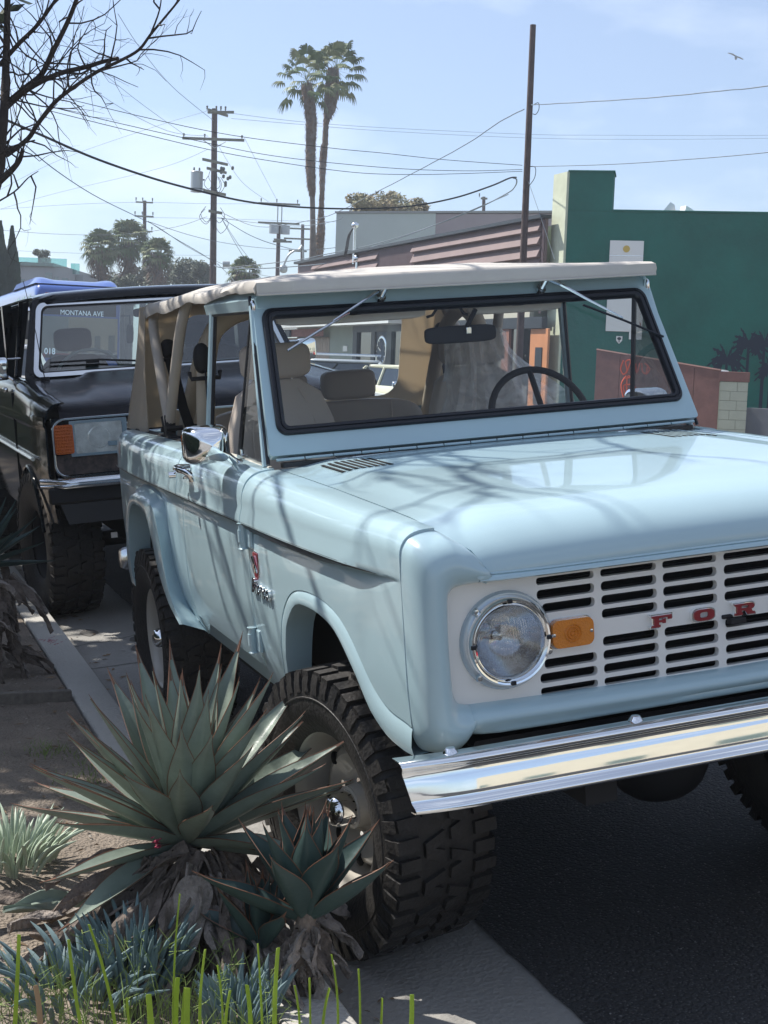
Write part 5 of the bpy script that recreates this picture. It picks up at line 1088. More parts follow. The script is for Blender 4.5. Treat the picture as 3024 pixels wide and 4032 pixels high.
brd = gb('notice_board', box(nb0[0], nb1[0], .01, .06, nb[1], nb0[1]), WHITEP, bevel=.006); gb('board_joint', box(nb0[0], nb1[0], .060, .063, guv(2403, 1007)[1], guv(2403, 1005)[1]), CHROME2)
sy = guv(2467, 981); gb('sun_emblem', prism([(sy[0] + .085 * math.cos(t), sy[1] + .085 * math.sin(t)) for t in [2 * PI * k / 20 for k in range(20)]], .062, .068, 'y'), mat('gold_print', (.60, .42, .10), .6))
gb('print_line', box(sy[0] - .14, sy[0] + .14, .062, .065, sy[1] - .17, sy[1] - .155), CHROME2)
ps_ = guv(2503, 1260); psn = gb('parking_notice', box(guv(2480, 1260)[0], guv(2530, 1260)[0], .02, .05, guv(2500, 1337)[1], guv(2500, 1180)[1]), WHITEP)
def gtext(name, s, size, m, u, z, dep=.056): 
    Mx = MG @ Matrix.Translation((u, dep, z)) @ Matrix(((1, 0, 0, 0), (0, 0, 1, 0), (0, 1, 0, 0), (0, 0, 0, 1)))
    # wall frame is left-handed seen from outside, keep the text readable
    return text(name, s, size, m, GB, Mx, .002)
tE = xf(join(lathe([(.085, .052), (.085, .056), (.115, .056), (.115, .052)], 24, 'y', (guv(2506, 1280)[0], 0, guv(2506, 1280)[1]))), MG); mk('no_parking_ring', tE, REDP, GB)
gtext('notice_letter', 'P', .17, DKF, guv(2506, 1280)[0], guv(2506, 1280)[1])
for k in range(5): gb('print_line', box(guv(2488, 1260)[0], guv(2522, 1260)[0], .052, .054, guv(2500, 1192 + 11 * k)[1] - .012, guv(2500, 1192 + 11 * k)[1] + .006), REDP if k % 2 == 0 else DKF)
sh = guv(2438, 1338); gb('shield_emblem', prism([(sh[0] - .075, sh[1] + .09), (sh[0] - .075, sh[1] - .02), (sh[0], sh[1] - .10), (sh[0] + .075, sh[1] - .02), (sh[0] + .075, sh[1] + .09)], .01, .02, 'y'), WHITEP)
gb('emblem_tree', join(prism([(sh[0] + .05 * math.cos(t), sh[1] + .03 + .038 * math.sin(t)) for t in [2 * PI * k / 12 for k in range(12)]], .021, .025, 'y'), box(sh[0] - .010, sh[0] + .010, .021, .025, sh[1] - .065, sh[1] + .03)), DKF)
# painted palms on the wall (flat paint)
MUR = mat('mural_navy', (.010, .020, .038), .8)
def mural(px, py, r, seed, py2=1640):
    R0 = random.Random(seed); u0, z0 = guv(px, py); r *= .0065; vf = []
    for k in range(13):
        a = PI * (-.22 + 1.44 * k / 12) + R0.uniform(-.08, .08); L_ = r * R0.uniform(.8, 1.1); pts = []
        for i in range(9):
            t = i / 8; pts.append((u0 + math.cos(a) * L_ * t, z0 + math.sin(a) * L_ * t - .55 * L_ * t * t * (1.1 - abs(math.sin(a)) * .7)))
        up, dn = [], []
        for i, (u, z) in enumerate(pts):
            w = r * .17 * math.sin(PI * (i / 8) ** .7) + .004; j = (1 if i % 2 else .35); up.append((u, z + w * .6 * j)); dn.append((u, z - w * 1.5 * (1.3 if i % 2 else .5)))
        vf.append(grid([[(a_[0], .006 + .0006 * k, a_[1]), (b_[0], .006 + .0006 * k, b_[1])] for a_, b_ in zip(up, dn)]))
    ub, zb = guv(px - 6, py2); vf.append(([(u0 - .03, .005, z0), (u0 + .03, .005, z0), (u0 + .045, .005, zb), (u0 - .045, .005, zb)], [(0, 1, 2, 3)]))
    mk('painted_palm', xf(join(*vf), MG), MUR, GB)
mural(2862, 1412, 78, 1); mural(2948, 1350, 76, 2); mural(3010, 1345, 70, 3); mural(3035, 1450, 60, 4)
# angular rooflights behind the green parapet
rl = thing('roof_lights', 'pair of pale angled rooflights poking above the green building', 'rooflight', tuple(at(2620, 850, 44)))
mk('rooflight', fixn(([(-.55, 0, -.4), (.15, 0, .42), (.45, .6, .1), (-.3, .6, -.4), (.5, 0, -.4), (.3, 0, .35)], [(0, 4, 5, 1), (0, 1, 2, 3), (1, 5, 2)])), SILV, rl); mk('rooflight', fixn(([(.3, -.1, -.4), (.45, -.1, .3), (.65, -.1, .22), (1.3, -.1, -.15), (1.3, -.1, -.4)], [(0, 1, 2, 3, 4)])), WHT, rl, solid=.3)
# reddish fence with graffiti and the block pier at its end
F0 = at(2350, 1380, 30.5); F1 = at(2838, 1462, 29.5)
fe = thing('board_fence', 'rust-red board fence with orange scrawled graffiti in front of the green wall', 'fence', (F0.x, F0.y, .1))
fd = Vector((F1.x - F0.x, F1.y - F0.y, 0)); fl_ = fd.length; fd.normalize(); fn_ = Vector((fd.y, -fd.x, 0)); fn_ = fn_ if fn_.dot(CW - F0) > 0 else -fn_
MFn = Matrix(((fd.x, fn_.x, 0, 0), (fd.y, fn_.y, 0, 0), (0, 0, 1, 0), (0, 0, 0, 1)))
FEN_M = mat('rust_red_board', (.185, .095, .082), .75, var=.22, vscale=2.2, bump=.15, bscale=20)
zt0, zt1 = F0.z - .1, F1.z - .1; nb_ = 5
for k in range(nb_):
    a, b = fl_ * k / nb_ + .006, fl_ * (k + 1) / nb_ - .006; za_ = zt0 + (zt1 - zt0) * k / nb_; zb_ = zt0 + (zt1 - zt0) * (k + 1) / nb_
    mk('fence_panel', xf(prism([(a, -.1), (b, -.1), (b, zb_), (a, za_)], -.02, .02, 'y'), MFn), FEN_M, fe)
mk('top_rail', xf(tube([(0, 0, zt0 + .015), (fl_, 0, zt1 + .015)], .03, 6), MFn), FEN_M, fe)
ORG = mat('orange_spray', (.62, .10, .05), .7)
def fuv(px, py): P = onpl(px, py, F0, fn_) - F0; return P.dot(fd), P.z + F0.z - .1
zg = lambda x, y: (2100 + x * .557, 600 + y * .557)
for st_ in ([(640, 1470), (620, 1530), (640, 1570), (665, 1540), (655, 1480), (690, 1470), (672, 1530), (660, 1560)], [(700, 1470), (700, 1550)], [(725, 1490), (735, 1560), (755, 1490)], [(770, 1490), (775, 1550), (800, 1560), (812, 1500)], [(640, 1600), (690, 1590), (665, 1590), (662, 1720), (640, 1650), (690, 1640)], [(700, 1610), (695, 1730), (720, 1725)], [(660, 1580), (625, 1640), (640, 1730)], [(790, 1490), (825, 1530), (800, 1570)], [(700, 1650), (725, 1660), (705, 1700)]):
    mk('graffiti_stroke', xf(tube([(fuv(*zg(*p))[0], .022, fuv(*zg(*p))[1]) for p in smooth_curve(st_, 3)], .016, 5, flat=1.), MFn), ORG, fe)
bpz = thing('block_pier', 'pale concrete-block pier with a rust-red cap at the end of the board fence', 'pier', (F1.x, F1.y, .1))
BLK = mat('painted_block', (.40, .42, .34), .85, bump=.3, bscale=30, var=.06, vscale=5)
wP = 105 / 5590 * 29.5; hb = .192
for r_ in range(8):
    z = (F1.z - .1) - .20 - hb * (r_ + 1)
    cuts = [0, .38, 1] if r_ % 2 else [0, .62, 1]
    for a, b in zip(cuts, cuts[1:]): mk('block', xf(box(wP * a + .004, wP * b - .004, -.6, .0, z + .005, z + hb - .004), MG), BLK, bpz, bevel=.006)
mk('block_return', prism([(.0, -.01), (-.10, .12), (-.10, .5), (.1, .6)], 0, F1.z - .32, 'z'), PALEY, bpz)
mk('mortar', xf(box(.006, wP - .006, -.59, -.008, 0, F1.z - .31), MG), mat('mortar', (.28, .29, .24), .9), bpz); mk('cap', xf(box(-.02, .02 + wP, -.62, .02, F1.z - .30, F1.z - .10), MG), FEN_M, bpz, bevel=.01)
kp = onpl(2925, 1478, F1, fn_); tag(mk('canopy', tr(pillow(-.75, .45, -.4, .4, -.03, .07, 5, 3), F1.x + .45, F1.y + 1.2, F1.z - .02), WHT), 'low white curved canopy top just behind the block pier', 'canopy')
wb_ = thing('low_wall', 'low grey wall to the right of the block pier', 'wall', (F1.x + 1.0, F1.y + .2, .1)); mk('wall', xf(box(-.6, 7, -.1, .1, -.1, .75), MFn), mat('grey_render', (.22, .23, .26), .9, var=.1, vscale=2), wb_); mk('post', xf(box(-.72, -.45, -.14, .14, -.1, 1.22), MFn), DKF, wb_)

# ------------------------------------------------------------------ grey block building behind, trees behind it
g0 = at(1325, 835, 60); g1 = at(2240, 862, 57); gd = (g1 - g0); gd.z = 0; gl_ = gd.length; gd.normalize(); gn = Vector((gd.y, -gd.x, 0)); gn = gn if gn.dot(CW - g0) > 0 else -gn
MB_ = Matrix(((gd.x, gn.x, 0, 0), (gd.y, gn.y, 0, 0), (0, 0, 1, 0), (0, 0, 0, 1)))
GR = thing('grey_block_building', 'plain two-tone grey and mauve building rising behind the brown shop', 'building', (g0.x, g0.y, 0))
sp_ = (onpl(1716, 850, g0, gn) - g0).dot(gd)
mk('pale_wall', xf(box(0, sp_, -10, 0, 0, g0.z - .06), MB_), mat('pale_grey_wall', (.40, .43, .42), .9, var=.04, vscale=.5), GR); mk('mauve_wall', xf(box(sp_ + .005, gl_ + 3, -10, -.01, 0, g0.z - .08), MB_), mat('mauve_wall', (.28, .235, .25), .9, var=.05, vscale=.6), GR)
mk('parapet_trim', xf(box(-.05, gl_ + 3, -.3, .06, g0.z - .05, g0.z + .03), MB_), mat('grey_trim', (.25, .25, .25), .7), GR)
# modern flats at far left
p0 = at(40, 1110, 80); MD = thing('modern_flats', 'grey modern block with a glass roof balustrade at the far left', 'building', (p0.x, p0.y, 0))
def dz(py, px=150, D=80): return at(px, py, D).z
sc = 80 / 5590
wlt = mat('grey_render_far', (.30, .31, .32), .9); Mv = Matrix.Rotation(-.36, 4, 'Z')
u = lambda px: (px - 40) * sc
mk('lower_block', xf(box(u(-40), u(262), 0, 9, 0, dz(1052)), Mv), wlt, MD); mk('side_block', xf(box(u(262) + .02, u(293), 1.5, 9, 0, dz(1073)), Mv), wlt, MD); mk('upper_band', xf(box(u(-30), u(205), -.15, 9, dz(1051), dz(1036)), Mv), mat('far_soffit', (.22, .20, .18), .9), MD)
mk('glass_balustrade', xf(box(u(-30), u(255), -.2, -.15, dz(1050), dz(1018)), Mv), glass('aqua_glass', (.55, .80, .78), .15), MD); mk('glass_balustrade', xf(box(u(255), u(288), .8, .85, dz(1072), dz(1030)), Mv), bpy.data.materials['aqua_glass'], MD)
for a, b, c_, d_ in ((172, 198, 1074, 1100), (208, 222, 1088, 1105), (236, 258, 1092, 1108), (45, 95, 1102, 1125)): mk('window', xf(box(u(a), u(b), -.03, .02, dz(d_), dz(c_)), Mv), GLS, MD)

# ------------------------------------------------------------------ poles
WOOD = mat('creosoted_pole', (.070, .048, .045), .85, var=.3, vscale=5, bump=.5, bscale=14); WOODG = mat('weathered_crossarm', (.16, .16, .13), .9, var=.2, vscale=4); INS = mat('insulator', (.10, .11, .10), .3); GALV = mat('galvanised', (.38, .41, .42), .45, .5)
def pole(label, px, pyt, pxb, D, r, m=WOOD):
    t = at(px, pyt, D); pr = ray(px, pyt); b = at(pxb, 1400, D); b = Vector((b.x, b.y, 0)); k = b + (b - t) * 0
    o = thing('utility_pole', label, 'utility pole', (t.x, t.y, 0)); mk('pole', tube([(b.x - t.x, b.y - t.y, -.3), (0, 0, t.z)], [r * 1.18, r * .85], 16), m, o); return o, t
def arm(o, L_, z, ang, off=0, th=.06, m=WOODG, y=.16):
    c, s = math.cos(ang), math.sin(ang); v = box(-L_ / 2 + off, L_ / 2 + off, -y - th, -y + .0, -th, th); return mk('crossarm', tr(xf(v, Matrix.Rotation(ang, 4, 'Z')), 0, 0, z), m, o, bevel=.01)
def insul(o, x, z, ang, h=.16, r=.05, y=-.19):
    c, s = math.cos(ang), math.sin(ang); return mk('insulator', tr(lathe([(0, h), (r * .7, h * .95), (r, h * .7), (r * .6, h * .6), (r, h * .4), (r * .5, h * .3), (.02, 0)], 10, 'z'), x * c - y * s, x * s + y * c, z + .06), INS, o)
P1, T1 = pole('tall utility pole with a grey transformer and two crossarms left of the palms', 845, 428, 838, 64, .145)
s64 = 64 / 5590; zof = lambda py, px=845, D=64: at(px, py, D).z; va = -.36
arm(P1, 237 * s64, zof(551), va, off=0.0); [insul(P1, x, zof(551), va) for x in ((735 - 848) * s64, (815 - 848) * s64, (957 - 848) * s64)]
arm(P1, 1.5, zof(445), va + 1.1); arm(P1, 1.2, zof(445), va - .2, off=.35); [insul(P1, x, zof(445), va, .22) for x in (-.3, .1, .3, .5)]
for k, (py, L_, an) in enumerate(((640, 1.7, 1.0), (672, 1.5, 1.1), (760, 1.6, 1.05), (836, .9, 1.0))): arm(P1, L_, zof(py), va + an, off=-.1 + .1 * (k % 2))
mk('brace', join(tube([(-.55, -.15, zof(556)), (0, -.15, zof(585))], .02, 5), tube([(.5, -.15, zof(556)), (0, -.15, zof(585))], .02, 5)), GALV, P1)
tx = thing('transformer', 'grey cylindrical transformer hung on the left of the tall utility pole', 'transformer', (T1.x + (787 - 848) * s64 * .93, T1.y + .3, zof(720)))
mk('tank', join(tube([(0, 0, -.42), (0, 0, .42)], .27, 20)), GALV, tx); mk('lid', pillow(-.27, .27, -.27, .27, .38, .50, 5, 2.2), GALV, tx); mk('tank_band', join(tube([(0, 0, -.30), (0, 0, -.27)], .28, 20), box(-.02, .35, -.03, .03, .1, .16), box(-.02, .35, -.03, .03, -.3, -.24)), DKF, tx); mk('bushing', join(*[tr(lathe([(0, .2), (.03, .18), (.045, .1), (.03, 0)], 8, 'z'), x, .05, .46) for x in (-.12, .12)]), INS, tx)
for k in range(9):
    z = zof(690) + rnd.uniform(-.4, .4); mk('cutout', join(pillow(.25 + .1 * k % .6, .38 + .1 * k % .6, -.3, -.15, z - .1, z + .08, 3, 2.5)), INS, P1)
for k in range(14):
    z = zof(rnd.choice([650, 690, 720, 840, 850, 870])); a = rnd.uniform(-.7, .7); mk('jumper_wire', tube(smooth_curve([(0, -.16, z), (a * .5, -.2, z - .25 - rnd.random() * .3), (a, -.2, z - .1), (a * .6, -.2, z + .25)], 4), .012, 4), BLACK, P1)
P2, T2 = pole('slim bare-topped wooden pole standing in front of the brown building', 2099, 98, 2046, 33, .078)
P3, T3 = pole('distant utility pole with two short crossarms above the left fan palms', 570, 790, 567, 95, .13)
s95 = 95 / 5590; z95 = lambda py: at(570, py, 95).z
for py, L_ in ((798, 66), (853, 72), (912, 66)): arm(P3, L_ * s95, z95(py), -.30, th=.05); [insul(P3, x * L_ * s95, z95(py), -.3, .25, .05) for x in (-.48, -.1, .46)]
P4, T4 = pole('distant utility pole carrying twin transformers, left of the tall palms', 1098, 878, 1085, 90, .14)
s90 = 90 / 5590; z90 = lambda py: at(1095, py, 90).z
arm(P4, 160 * s90, z90(804), -.3); arm(P4, 160 * s90, z90(880), -.3); [insul(P4, x * s90, z90(804), -.3, .25) for x in (-70, -10, 70)]
mk('extension', join(tube([(-.12, -.1, z90(900)), (-.12, -.1, z90(808))], .04, 6), tube([(.14, -.1, z90(900)), (.14, -.1, z90(808))], .04, 6)), GALV, P4)
for x in (-24, 20): tk = mk('transformer_tank', join(tube([(x * s90, -.3, z90(922)), (x * s90, -.3, z90(888))], .30, 16)), GALV, P4)
arm(P4, .9, z90(945), .3); arm(P4, 1.2, z90(952), -.5, off=.3)
P5, T5 = pole('farther utility pole with stepped arms just left of the palm trunks', 1192, 884, 1186, 105, .14)
s105 = 105 / 5590; z105 = lambda py: at(1190, py, 105).z
for py, L_ in ((902, 90), (942, 110), (990, 70)): arm(P5, L_ * s105, z105(py), -.3, off=-.3)
P6, T6 = pole('small utility pole with one short arm above the grey building', 1905, 775, 1902, 90, .12); arm(P6, 26 * s90, at(1905, 783, 90).z, -.3); insul(P6, -.3, at(1905, 783, 90).z, -.3, .25)
# street lamp beside the palms
sl_ = at(1120, 1040, 70); SLm = thing('street_lamp', 'curved-arm street lamp rising behind the soft top, left of the palm trunks', 'street lamp', (at(1195, 1010, 70).x, at(1195, 1010, 70).y, 0))
zt_ = at(1195, 985, 70).z; mk('lamp_arm', tube(smooth_curve([(0, 0, 0), (0, 0, zt_ - .4), (-.25, 0, zt_), (-.7, .1, zt_ - .25), (-.95, .15, zt_ - .8)], 4), .05, 8), GALV, SLm); mk('lamp_head', pillow(-1.15, -.75, 0, .3, zt_ - 1.15, zt_ - .75, 5, 2.4), GALV, SLm)

# ------------------------------------------------------------------ overhead wires
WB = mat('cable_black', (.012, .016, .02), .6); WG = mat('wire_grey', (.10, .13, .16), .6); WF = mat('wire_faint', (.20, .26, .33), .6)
def wire(label, pts, D, r, m=WB, wob=0., group=None):
    P = smooth_curve([(x, y) for x, y in pts], 6) if len(pts) > 2 else [tuple(a + (b - a) * k / 12 for a, b in zip(*pts)) for k in range(13)]
    x0, x1 = pts[0][0], pts[-1][0]; Q = []
    for i, (x, y) in enumerate(P):
        t = i / (len(P) - 1); d = D[0] + (D[1] - D[0]) * t if not callable(D) else D(t); Q.append(tuple(at(x, y + wob * math.sin(i * 1.9), d)))
    o = mk('overhead_wire', tube(Q, r, 6), m); tag(o, label, 'wire', 'overhead wires'); return o
k_ = 1.8228
dp = lambda *a: [(x * k_, y * k_) for x, y in a]
wire('thickest black cable sagging from the bare tree past the tall pole to the slim pole', dp((-30, 240), (20, 262), (90, 292), (200, 340), (320, 382), (420, 410), (530, 435), (640, 447), (760, 451), (880, 446), (980, 428), (1060, 402), (1100, 385), (1115, 383)), (18, 33), .0175)
wire('cable looping back from the slim pole and down to the brown roof', dp((1108, 384), (1116, 388), (1113, 402), (1095, 418), (1020, 455), (900, 500), (800, 530), (700, 550), (640, 562), (480, 580)), (33, 60), .017, WG)
wire('second cable under the loop, close to the brown roof edge', dp((1098, 420), (980, 470), (870, 512), (800, 535)), (33, 42), .009, WG)
wire('uppermost of the three long dark wires crossing the tall pole', dp((130, 205), (160, 217), (460, 285), (700, 318), (830, 331), (960, 345), (1128, 357)), (26, 33), .0065)
wire('middle of the three long dark wires crossing the tall pole', dp((100, 228), (200, 253), (430, 305), (600, 338), (830, 362), (1000, 369), (1128, 366)), (26, 33), .0065)
wire('lowest of the three long dark wires crossing the tall pole', dp((110, 240), (250, 275), (460, 325), (600, 350), (760, 372), (880, 377), (1000, 375), (1128, 370)), (26, 33), .0065)
wire('dark wire rising to the right from the slim pole to the picture edge', dp((1142, 360), (1300, 356), (1450, 347), (1700, 325), (2300, 255)), (33, 25), .0065)
wire('twisted blue-grey wire rising from the slim pole to the right edge', dp((1150, 226), (1160, 226), (1270, 220), (1420, 210), (1560, 196), (1700, 180), (2300, 90)), (33, 24), .010, WG, .6)
wire('twisted wire falling left from high on the slim pole to the palms', dp((1132, 236), (1080, 263), (1010, 310), (900, 370), (800, 422), (720, 462), (660, 478), (560, 490), (485, 462)), (33, 64), .012, WG, .5)
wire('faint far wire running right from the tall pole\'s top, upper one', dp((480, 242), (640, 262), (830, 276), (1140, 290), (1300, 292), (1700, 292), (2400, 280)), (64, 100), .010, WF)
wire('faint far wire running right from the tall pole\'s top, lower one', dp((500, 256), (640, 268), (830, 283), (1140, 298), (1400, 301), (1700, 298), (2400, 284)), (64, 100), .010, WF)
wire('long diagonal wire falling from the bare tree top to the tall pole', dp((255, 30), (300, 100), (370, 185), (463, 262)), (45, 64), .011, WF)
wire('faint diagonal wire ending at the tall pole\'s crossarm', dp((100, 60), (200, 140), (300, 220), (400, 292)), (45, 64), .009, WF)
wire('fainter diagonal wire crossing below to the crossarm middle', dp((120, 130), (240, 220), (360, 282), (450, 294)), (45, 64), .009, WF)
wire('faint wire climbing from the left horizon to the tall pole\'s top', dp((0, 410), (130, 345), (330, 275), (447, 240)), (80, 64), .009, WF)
wire('faint wire climbing from the left edge to the middle of the tall pole', dp((0, 452), (130, 415), (350, 362), (450, 322)), (80, 64), .009, WF)
wire('wire falling from the bare tree across the far pole to the tall pole', dp((40, 300), (110, 360), (200, 420), (300, 470), (340, 490), (400, 530), (455, 560)), (22, 64), .010, WG)
wire('second strand fanning out under it towards the tall pole', dp((320, 478), (370, 510), (430, 545), (460, 565)), (50, 64), .012, WG)
wire('strand running on right past the tall pole to the palm trunks', dp((325, 480), (400, 505), (470, 522), (560, 535), (660, 540), (700, 538)), (50, 75), .010, WG)
wire('low wire sagging from the left edge to the tall pole', dp((0, 497), (130, 506), (270, 506), (380, 490), (447, 468)), (70, 64), .010, WG)
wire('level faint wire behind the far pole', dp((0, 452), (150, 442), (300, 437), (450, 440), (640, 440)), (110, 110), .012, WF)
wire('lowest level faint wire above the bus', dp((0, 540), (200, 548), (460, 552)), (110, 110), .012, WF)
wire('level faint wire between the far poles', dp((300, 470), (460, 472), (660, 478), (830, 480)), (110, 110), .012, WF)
wire('wire dropping from the tall pole to the roof, steepest', dp((478, 470), (505, 520), (535, 570)), (64, 66), .012, WG)
wire('wire dropping from the tall pole, next to the steepest', dp((478, 470), (515, 528), (560, 585)), (64, 66), .010, WG)
wire('cable swooping from the tall pole down past the twin transformers', dp((480, 472), (540, 508), (600, 530), (660, 540), (770, 530)), (64, 60), .014, WG)
wire('cable from the tall pole towards the riser on the brown roof', dp((470, 470), (560, 482), (650, 488), (720, 478), (740, 470)), (64, 52), .012, WG)
wire('low heavy cable leaving the tall pole near the soft top', dp((462, 572), (480, 578), (560, 580), (680, 572), (760, 560)), (64, 50), .020, WG)
wire('thin guy wire from the slim pole down to the brown building', dp((1140, 388), (1165, 460), (1198, 560)), (33, 31), .006, WG)
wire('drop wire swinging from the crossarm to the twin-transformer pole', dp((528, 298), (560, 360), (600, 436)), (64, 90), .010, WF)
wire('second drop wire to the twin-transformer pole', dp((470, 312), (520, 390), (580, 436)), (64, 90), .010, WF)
wire('low wires tangle running down right of the tall pole', dp((462, 562), (520, 585), (600, 600)), (64, 60), .010, WG)
wire('wire sloping from the low cable to the soft top', dp((470, 570), (500, 600), (530, 640)), (64, 60), .012, WG)
sc_ = tag(mk('splice_case', tube([tuple(at(877, 1040, 63)), tuple(at(905, 1040, 63))], .13, 10), GALV), 'grey cable splice case hanging right of the tall pole just above the soft top', 'splice case')
lp = tag(mk('cable_loop', tube(smooth_curve([tuple(at(x, y, 32.8)) for x, y in ((2102, 412), (2120, 405), (2122, 430), (2110, 450), (2098, 448))], 4), .009, 6), WB), 'small wire loop hanging off the slim pole where the twisted wire meets it', 'wire loop')
lp = tag(mk('cable_loop', tube(smooth_curve([tuple(at(x, y, 32.8)) for x, y in ((2085, 655), (2108, 660), (2105, 700), (2080, 735), (2070, 740))], 4), .009, 6), WB), 'lower wire loop hanging off the slim pole beside the dark wire', 'wire loop')

# ------------------------------------------------------------------ palms and trees
FROND = mat('palm_frond', (.085, .125, .045), .55, var=.35, vscale=3); FROND2 = mat('palm_frond_pale', (.17, .19, .09), .6, var=.3, vscale=3); SKIRT = mat('palm_skirt', (.155, .105, .075), .95, var=.4, vscale=7); PTR = mat('palm_trunk', (.15, .125, .11), .95, var=.25, vscale=5, bump=.6, bscale=10)
for m_ in (FROND, FROND2):
    b_ = m_.node_tree.nodes['Principled BSDF']; b_.inputs['Specular IOR Level'].default_value = .3
def fan(c, d, L_, R_, rg):
    """one fan leaf: stalk along d, then a pleated fan of drooping segments"""
    d = d.normalized(); s = d.cross(Vector((0, 0, 1))); s = s.normalized() if s.length > .01 else Vector((1, 0, 0)); up = s.cross(d)
    h = c + d * L_ + Vector((0, 0, -.12 * L_ * (1 - max(0, d.z)))); V = []; F = []
    V += [tuple(c), tuple(c + s * .02), tuple(h + s * .015), tuple(h)]; F.append((0, 1, 2, 3))
    n = 15
    for k in range(n):
        a = -1.75 + 3.5 * k / (n - 1) + rg.uniform(-.05, .05); dr = d * math.cos(a) + s * math.sin(a); r = R_ * (.78 + .22 * math.cos(a)) * rg.uniform(.88, 1.05); w = R_ * .085; pr = dr.cross(up).normalized()
        a0 = h; b0 = h + dr * r * .55 + up * .05 * r; c0 = h + dr * r * .86 + Vector((0, 0, -.16 * r)); e0 = h + dr * r * .98 + Vector((0, 0, -.46 * r))
        i = len(V); V += [tuple(a0), tuple(b0 - pr * w), tuple(b0 + pr * w), tuple(c0 - pr * w * .6), tuple(c0 + pr * w * .6), tuple(e0)]
        F += [(i, i + 1, i + 2), (i + 1, i + 3, i + 4, i + 2), (i + 3, i + 5, i + 4)]
    return V, F
def crown(c, n, L_, R_, seed, el0=-.9, el1=1.3, name='crown', parent=None, m=None):
    rg = random.Random(seed); A_, B_ = [], []
    for k in range(n):
        az = k * 2.39996 + rg.uniform(-.2, .2); el = el0 + (el1 - el0) * ((k + .5) / n) ** .8
        d = Vector((math.cos(az) * math.cos(el), math.sin(az) * math.cos(el), math.sin(el))); (A_ if rg.random() < .72 else B_).append(fan(Vector(c), d, L_ * rg.uniform(.8, 1.1), R_ * rg.uniform(.85, 1.1), rg))
    mk('fronds', join(*A_), m or FROND, parent, sharp=0); mk('pale_fronds', join(*B_), FROND2, parent, sharp=0)
def skirt(pts, rr_, n, parent, seed, L_=.25):
    rg = random.Random(seed); B = []
    for k in range(n):
        t = k / n; i = min(len(pts) - 2, int(t * (len(pts) - 1))); f = t * (len(pts) - 1) - i; p = Vector(pts[i]).lerp(Vector(pts[i + 1]), f); r = rr_[i] * (1 - f) + rr_[i + 1] * f; a = rg.uniform(0, 2 * PI); o_ = Vector((math.cos(a), math.sin(a), 0)); s = Vector((-o_.y, o_.x, 0)) * rg.uniform(.03, .07)
        b0 = p + o_ * r * .8; t0 = p + o_ * r * rg.uniform(1.05, 1.5) + Vector((0, 0, rg.choice([-1, -1, 1]) * rg.uniform(.1, L_))); B.append(([tuple(b0 - s), tuple(b0 + s), tuple(t0)], [(0, 1, 2)]))
    tag(mk('trunk_skirt', join(*B), SKIRT, parent, sharp=0), kind='stuff')
def tallpalm(label, tpx, rr_, D, crownpx, n, seed, sk=(0, 1)):
    P = [at(x + 10, y, D) for x, y in tpx]; base = Vector((P[-1].x, P[-1].y, 0)); o = thing('fan_palm', label, 'palm tree', tuple(base)); L0 = [tuple(p - base) for p in P]; rad = [r * D / 5590 for r in rr_]
    L0.append((0, 0, -.2)); rad.append(rad[-1]); mk('trunk', tube(L0, rad, 12), PTR, o)
    i0, i1 = sk; skirt(L0[i0:i1], rad[i0:i1], 1500, o, seed)
    c = at(*crownpx, D) - base; crown(c, n, .95, .52, seed, parent=o); return o
tallpalm('left one of the two tall fan palms, with a shaggy trunk all the way down', [(1196, 330), (1208, 400), (1216, 480), (1214, 560), (1212, 650), (1216, 720), (1220, 760), (1222, 900), (1222, 1040)], [20, 22, 21, 19, 18, 16, 10, 11, 16], 60, (1205, 312), 30, 11, (0, 7))
tallpalm('right one of the two tall fan palms, higher crown over a thick skirt', [(1302, 270), (1296, 360), (1289, 430), (1274, 480), (1270, 560), (1262, 620), (1258, 760), (1254, 830), (1254, 900), (1248, 960), (1244, 1040)], [22, 29, 23, 9, 11, 14, 9, 10, 16, 17, 18], 62, (1326, 278), 44, 23, (0, 11))
for (px, py, R_, D, lab, sd) in ((398, 975, 84, 85, 'fan palm at the left end of the distant group above the bus', 31), (505, 945, 96, 88, 'largest middle fan palm of the distant group above the black car', 32), (622, 995, 74, 85, 'fan palm at the right end of the distant group', 33), (962, 1072, 72, 80, 'small fan palm just above the soft top, right of the tall pole', 34)):
    c = at(px, py, D); s = D / 5590; o = thing('fan_palm', lab, 'palm tree', (c.x, c.y, 0)); crown((0, 0, c.z), 46, R_ * s * .55, R_ * s * .52, sd, -1.0, 1.35, parent=o)
    mk('trunk', tube([(0, 0, -.2), (.1, 0, c.z * .5), (0, 0, c.z)], [.35, .3, .3], 10), PTR, o); skirt([(0, 0, c.z * .55), (0, 0, c.z)], [.5, .75], 700, o, sd, .5)
TWIG = mat('bark_dark', (.055, .045, .040), .9, var=.3, vscale=10, bump=.5, bscale=40)
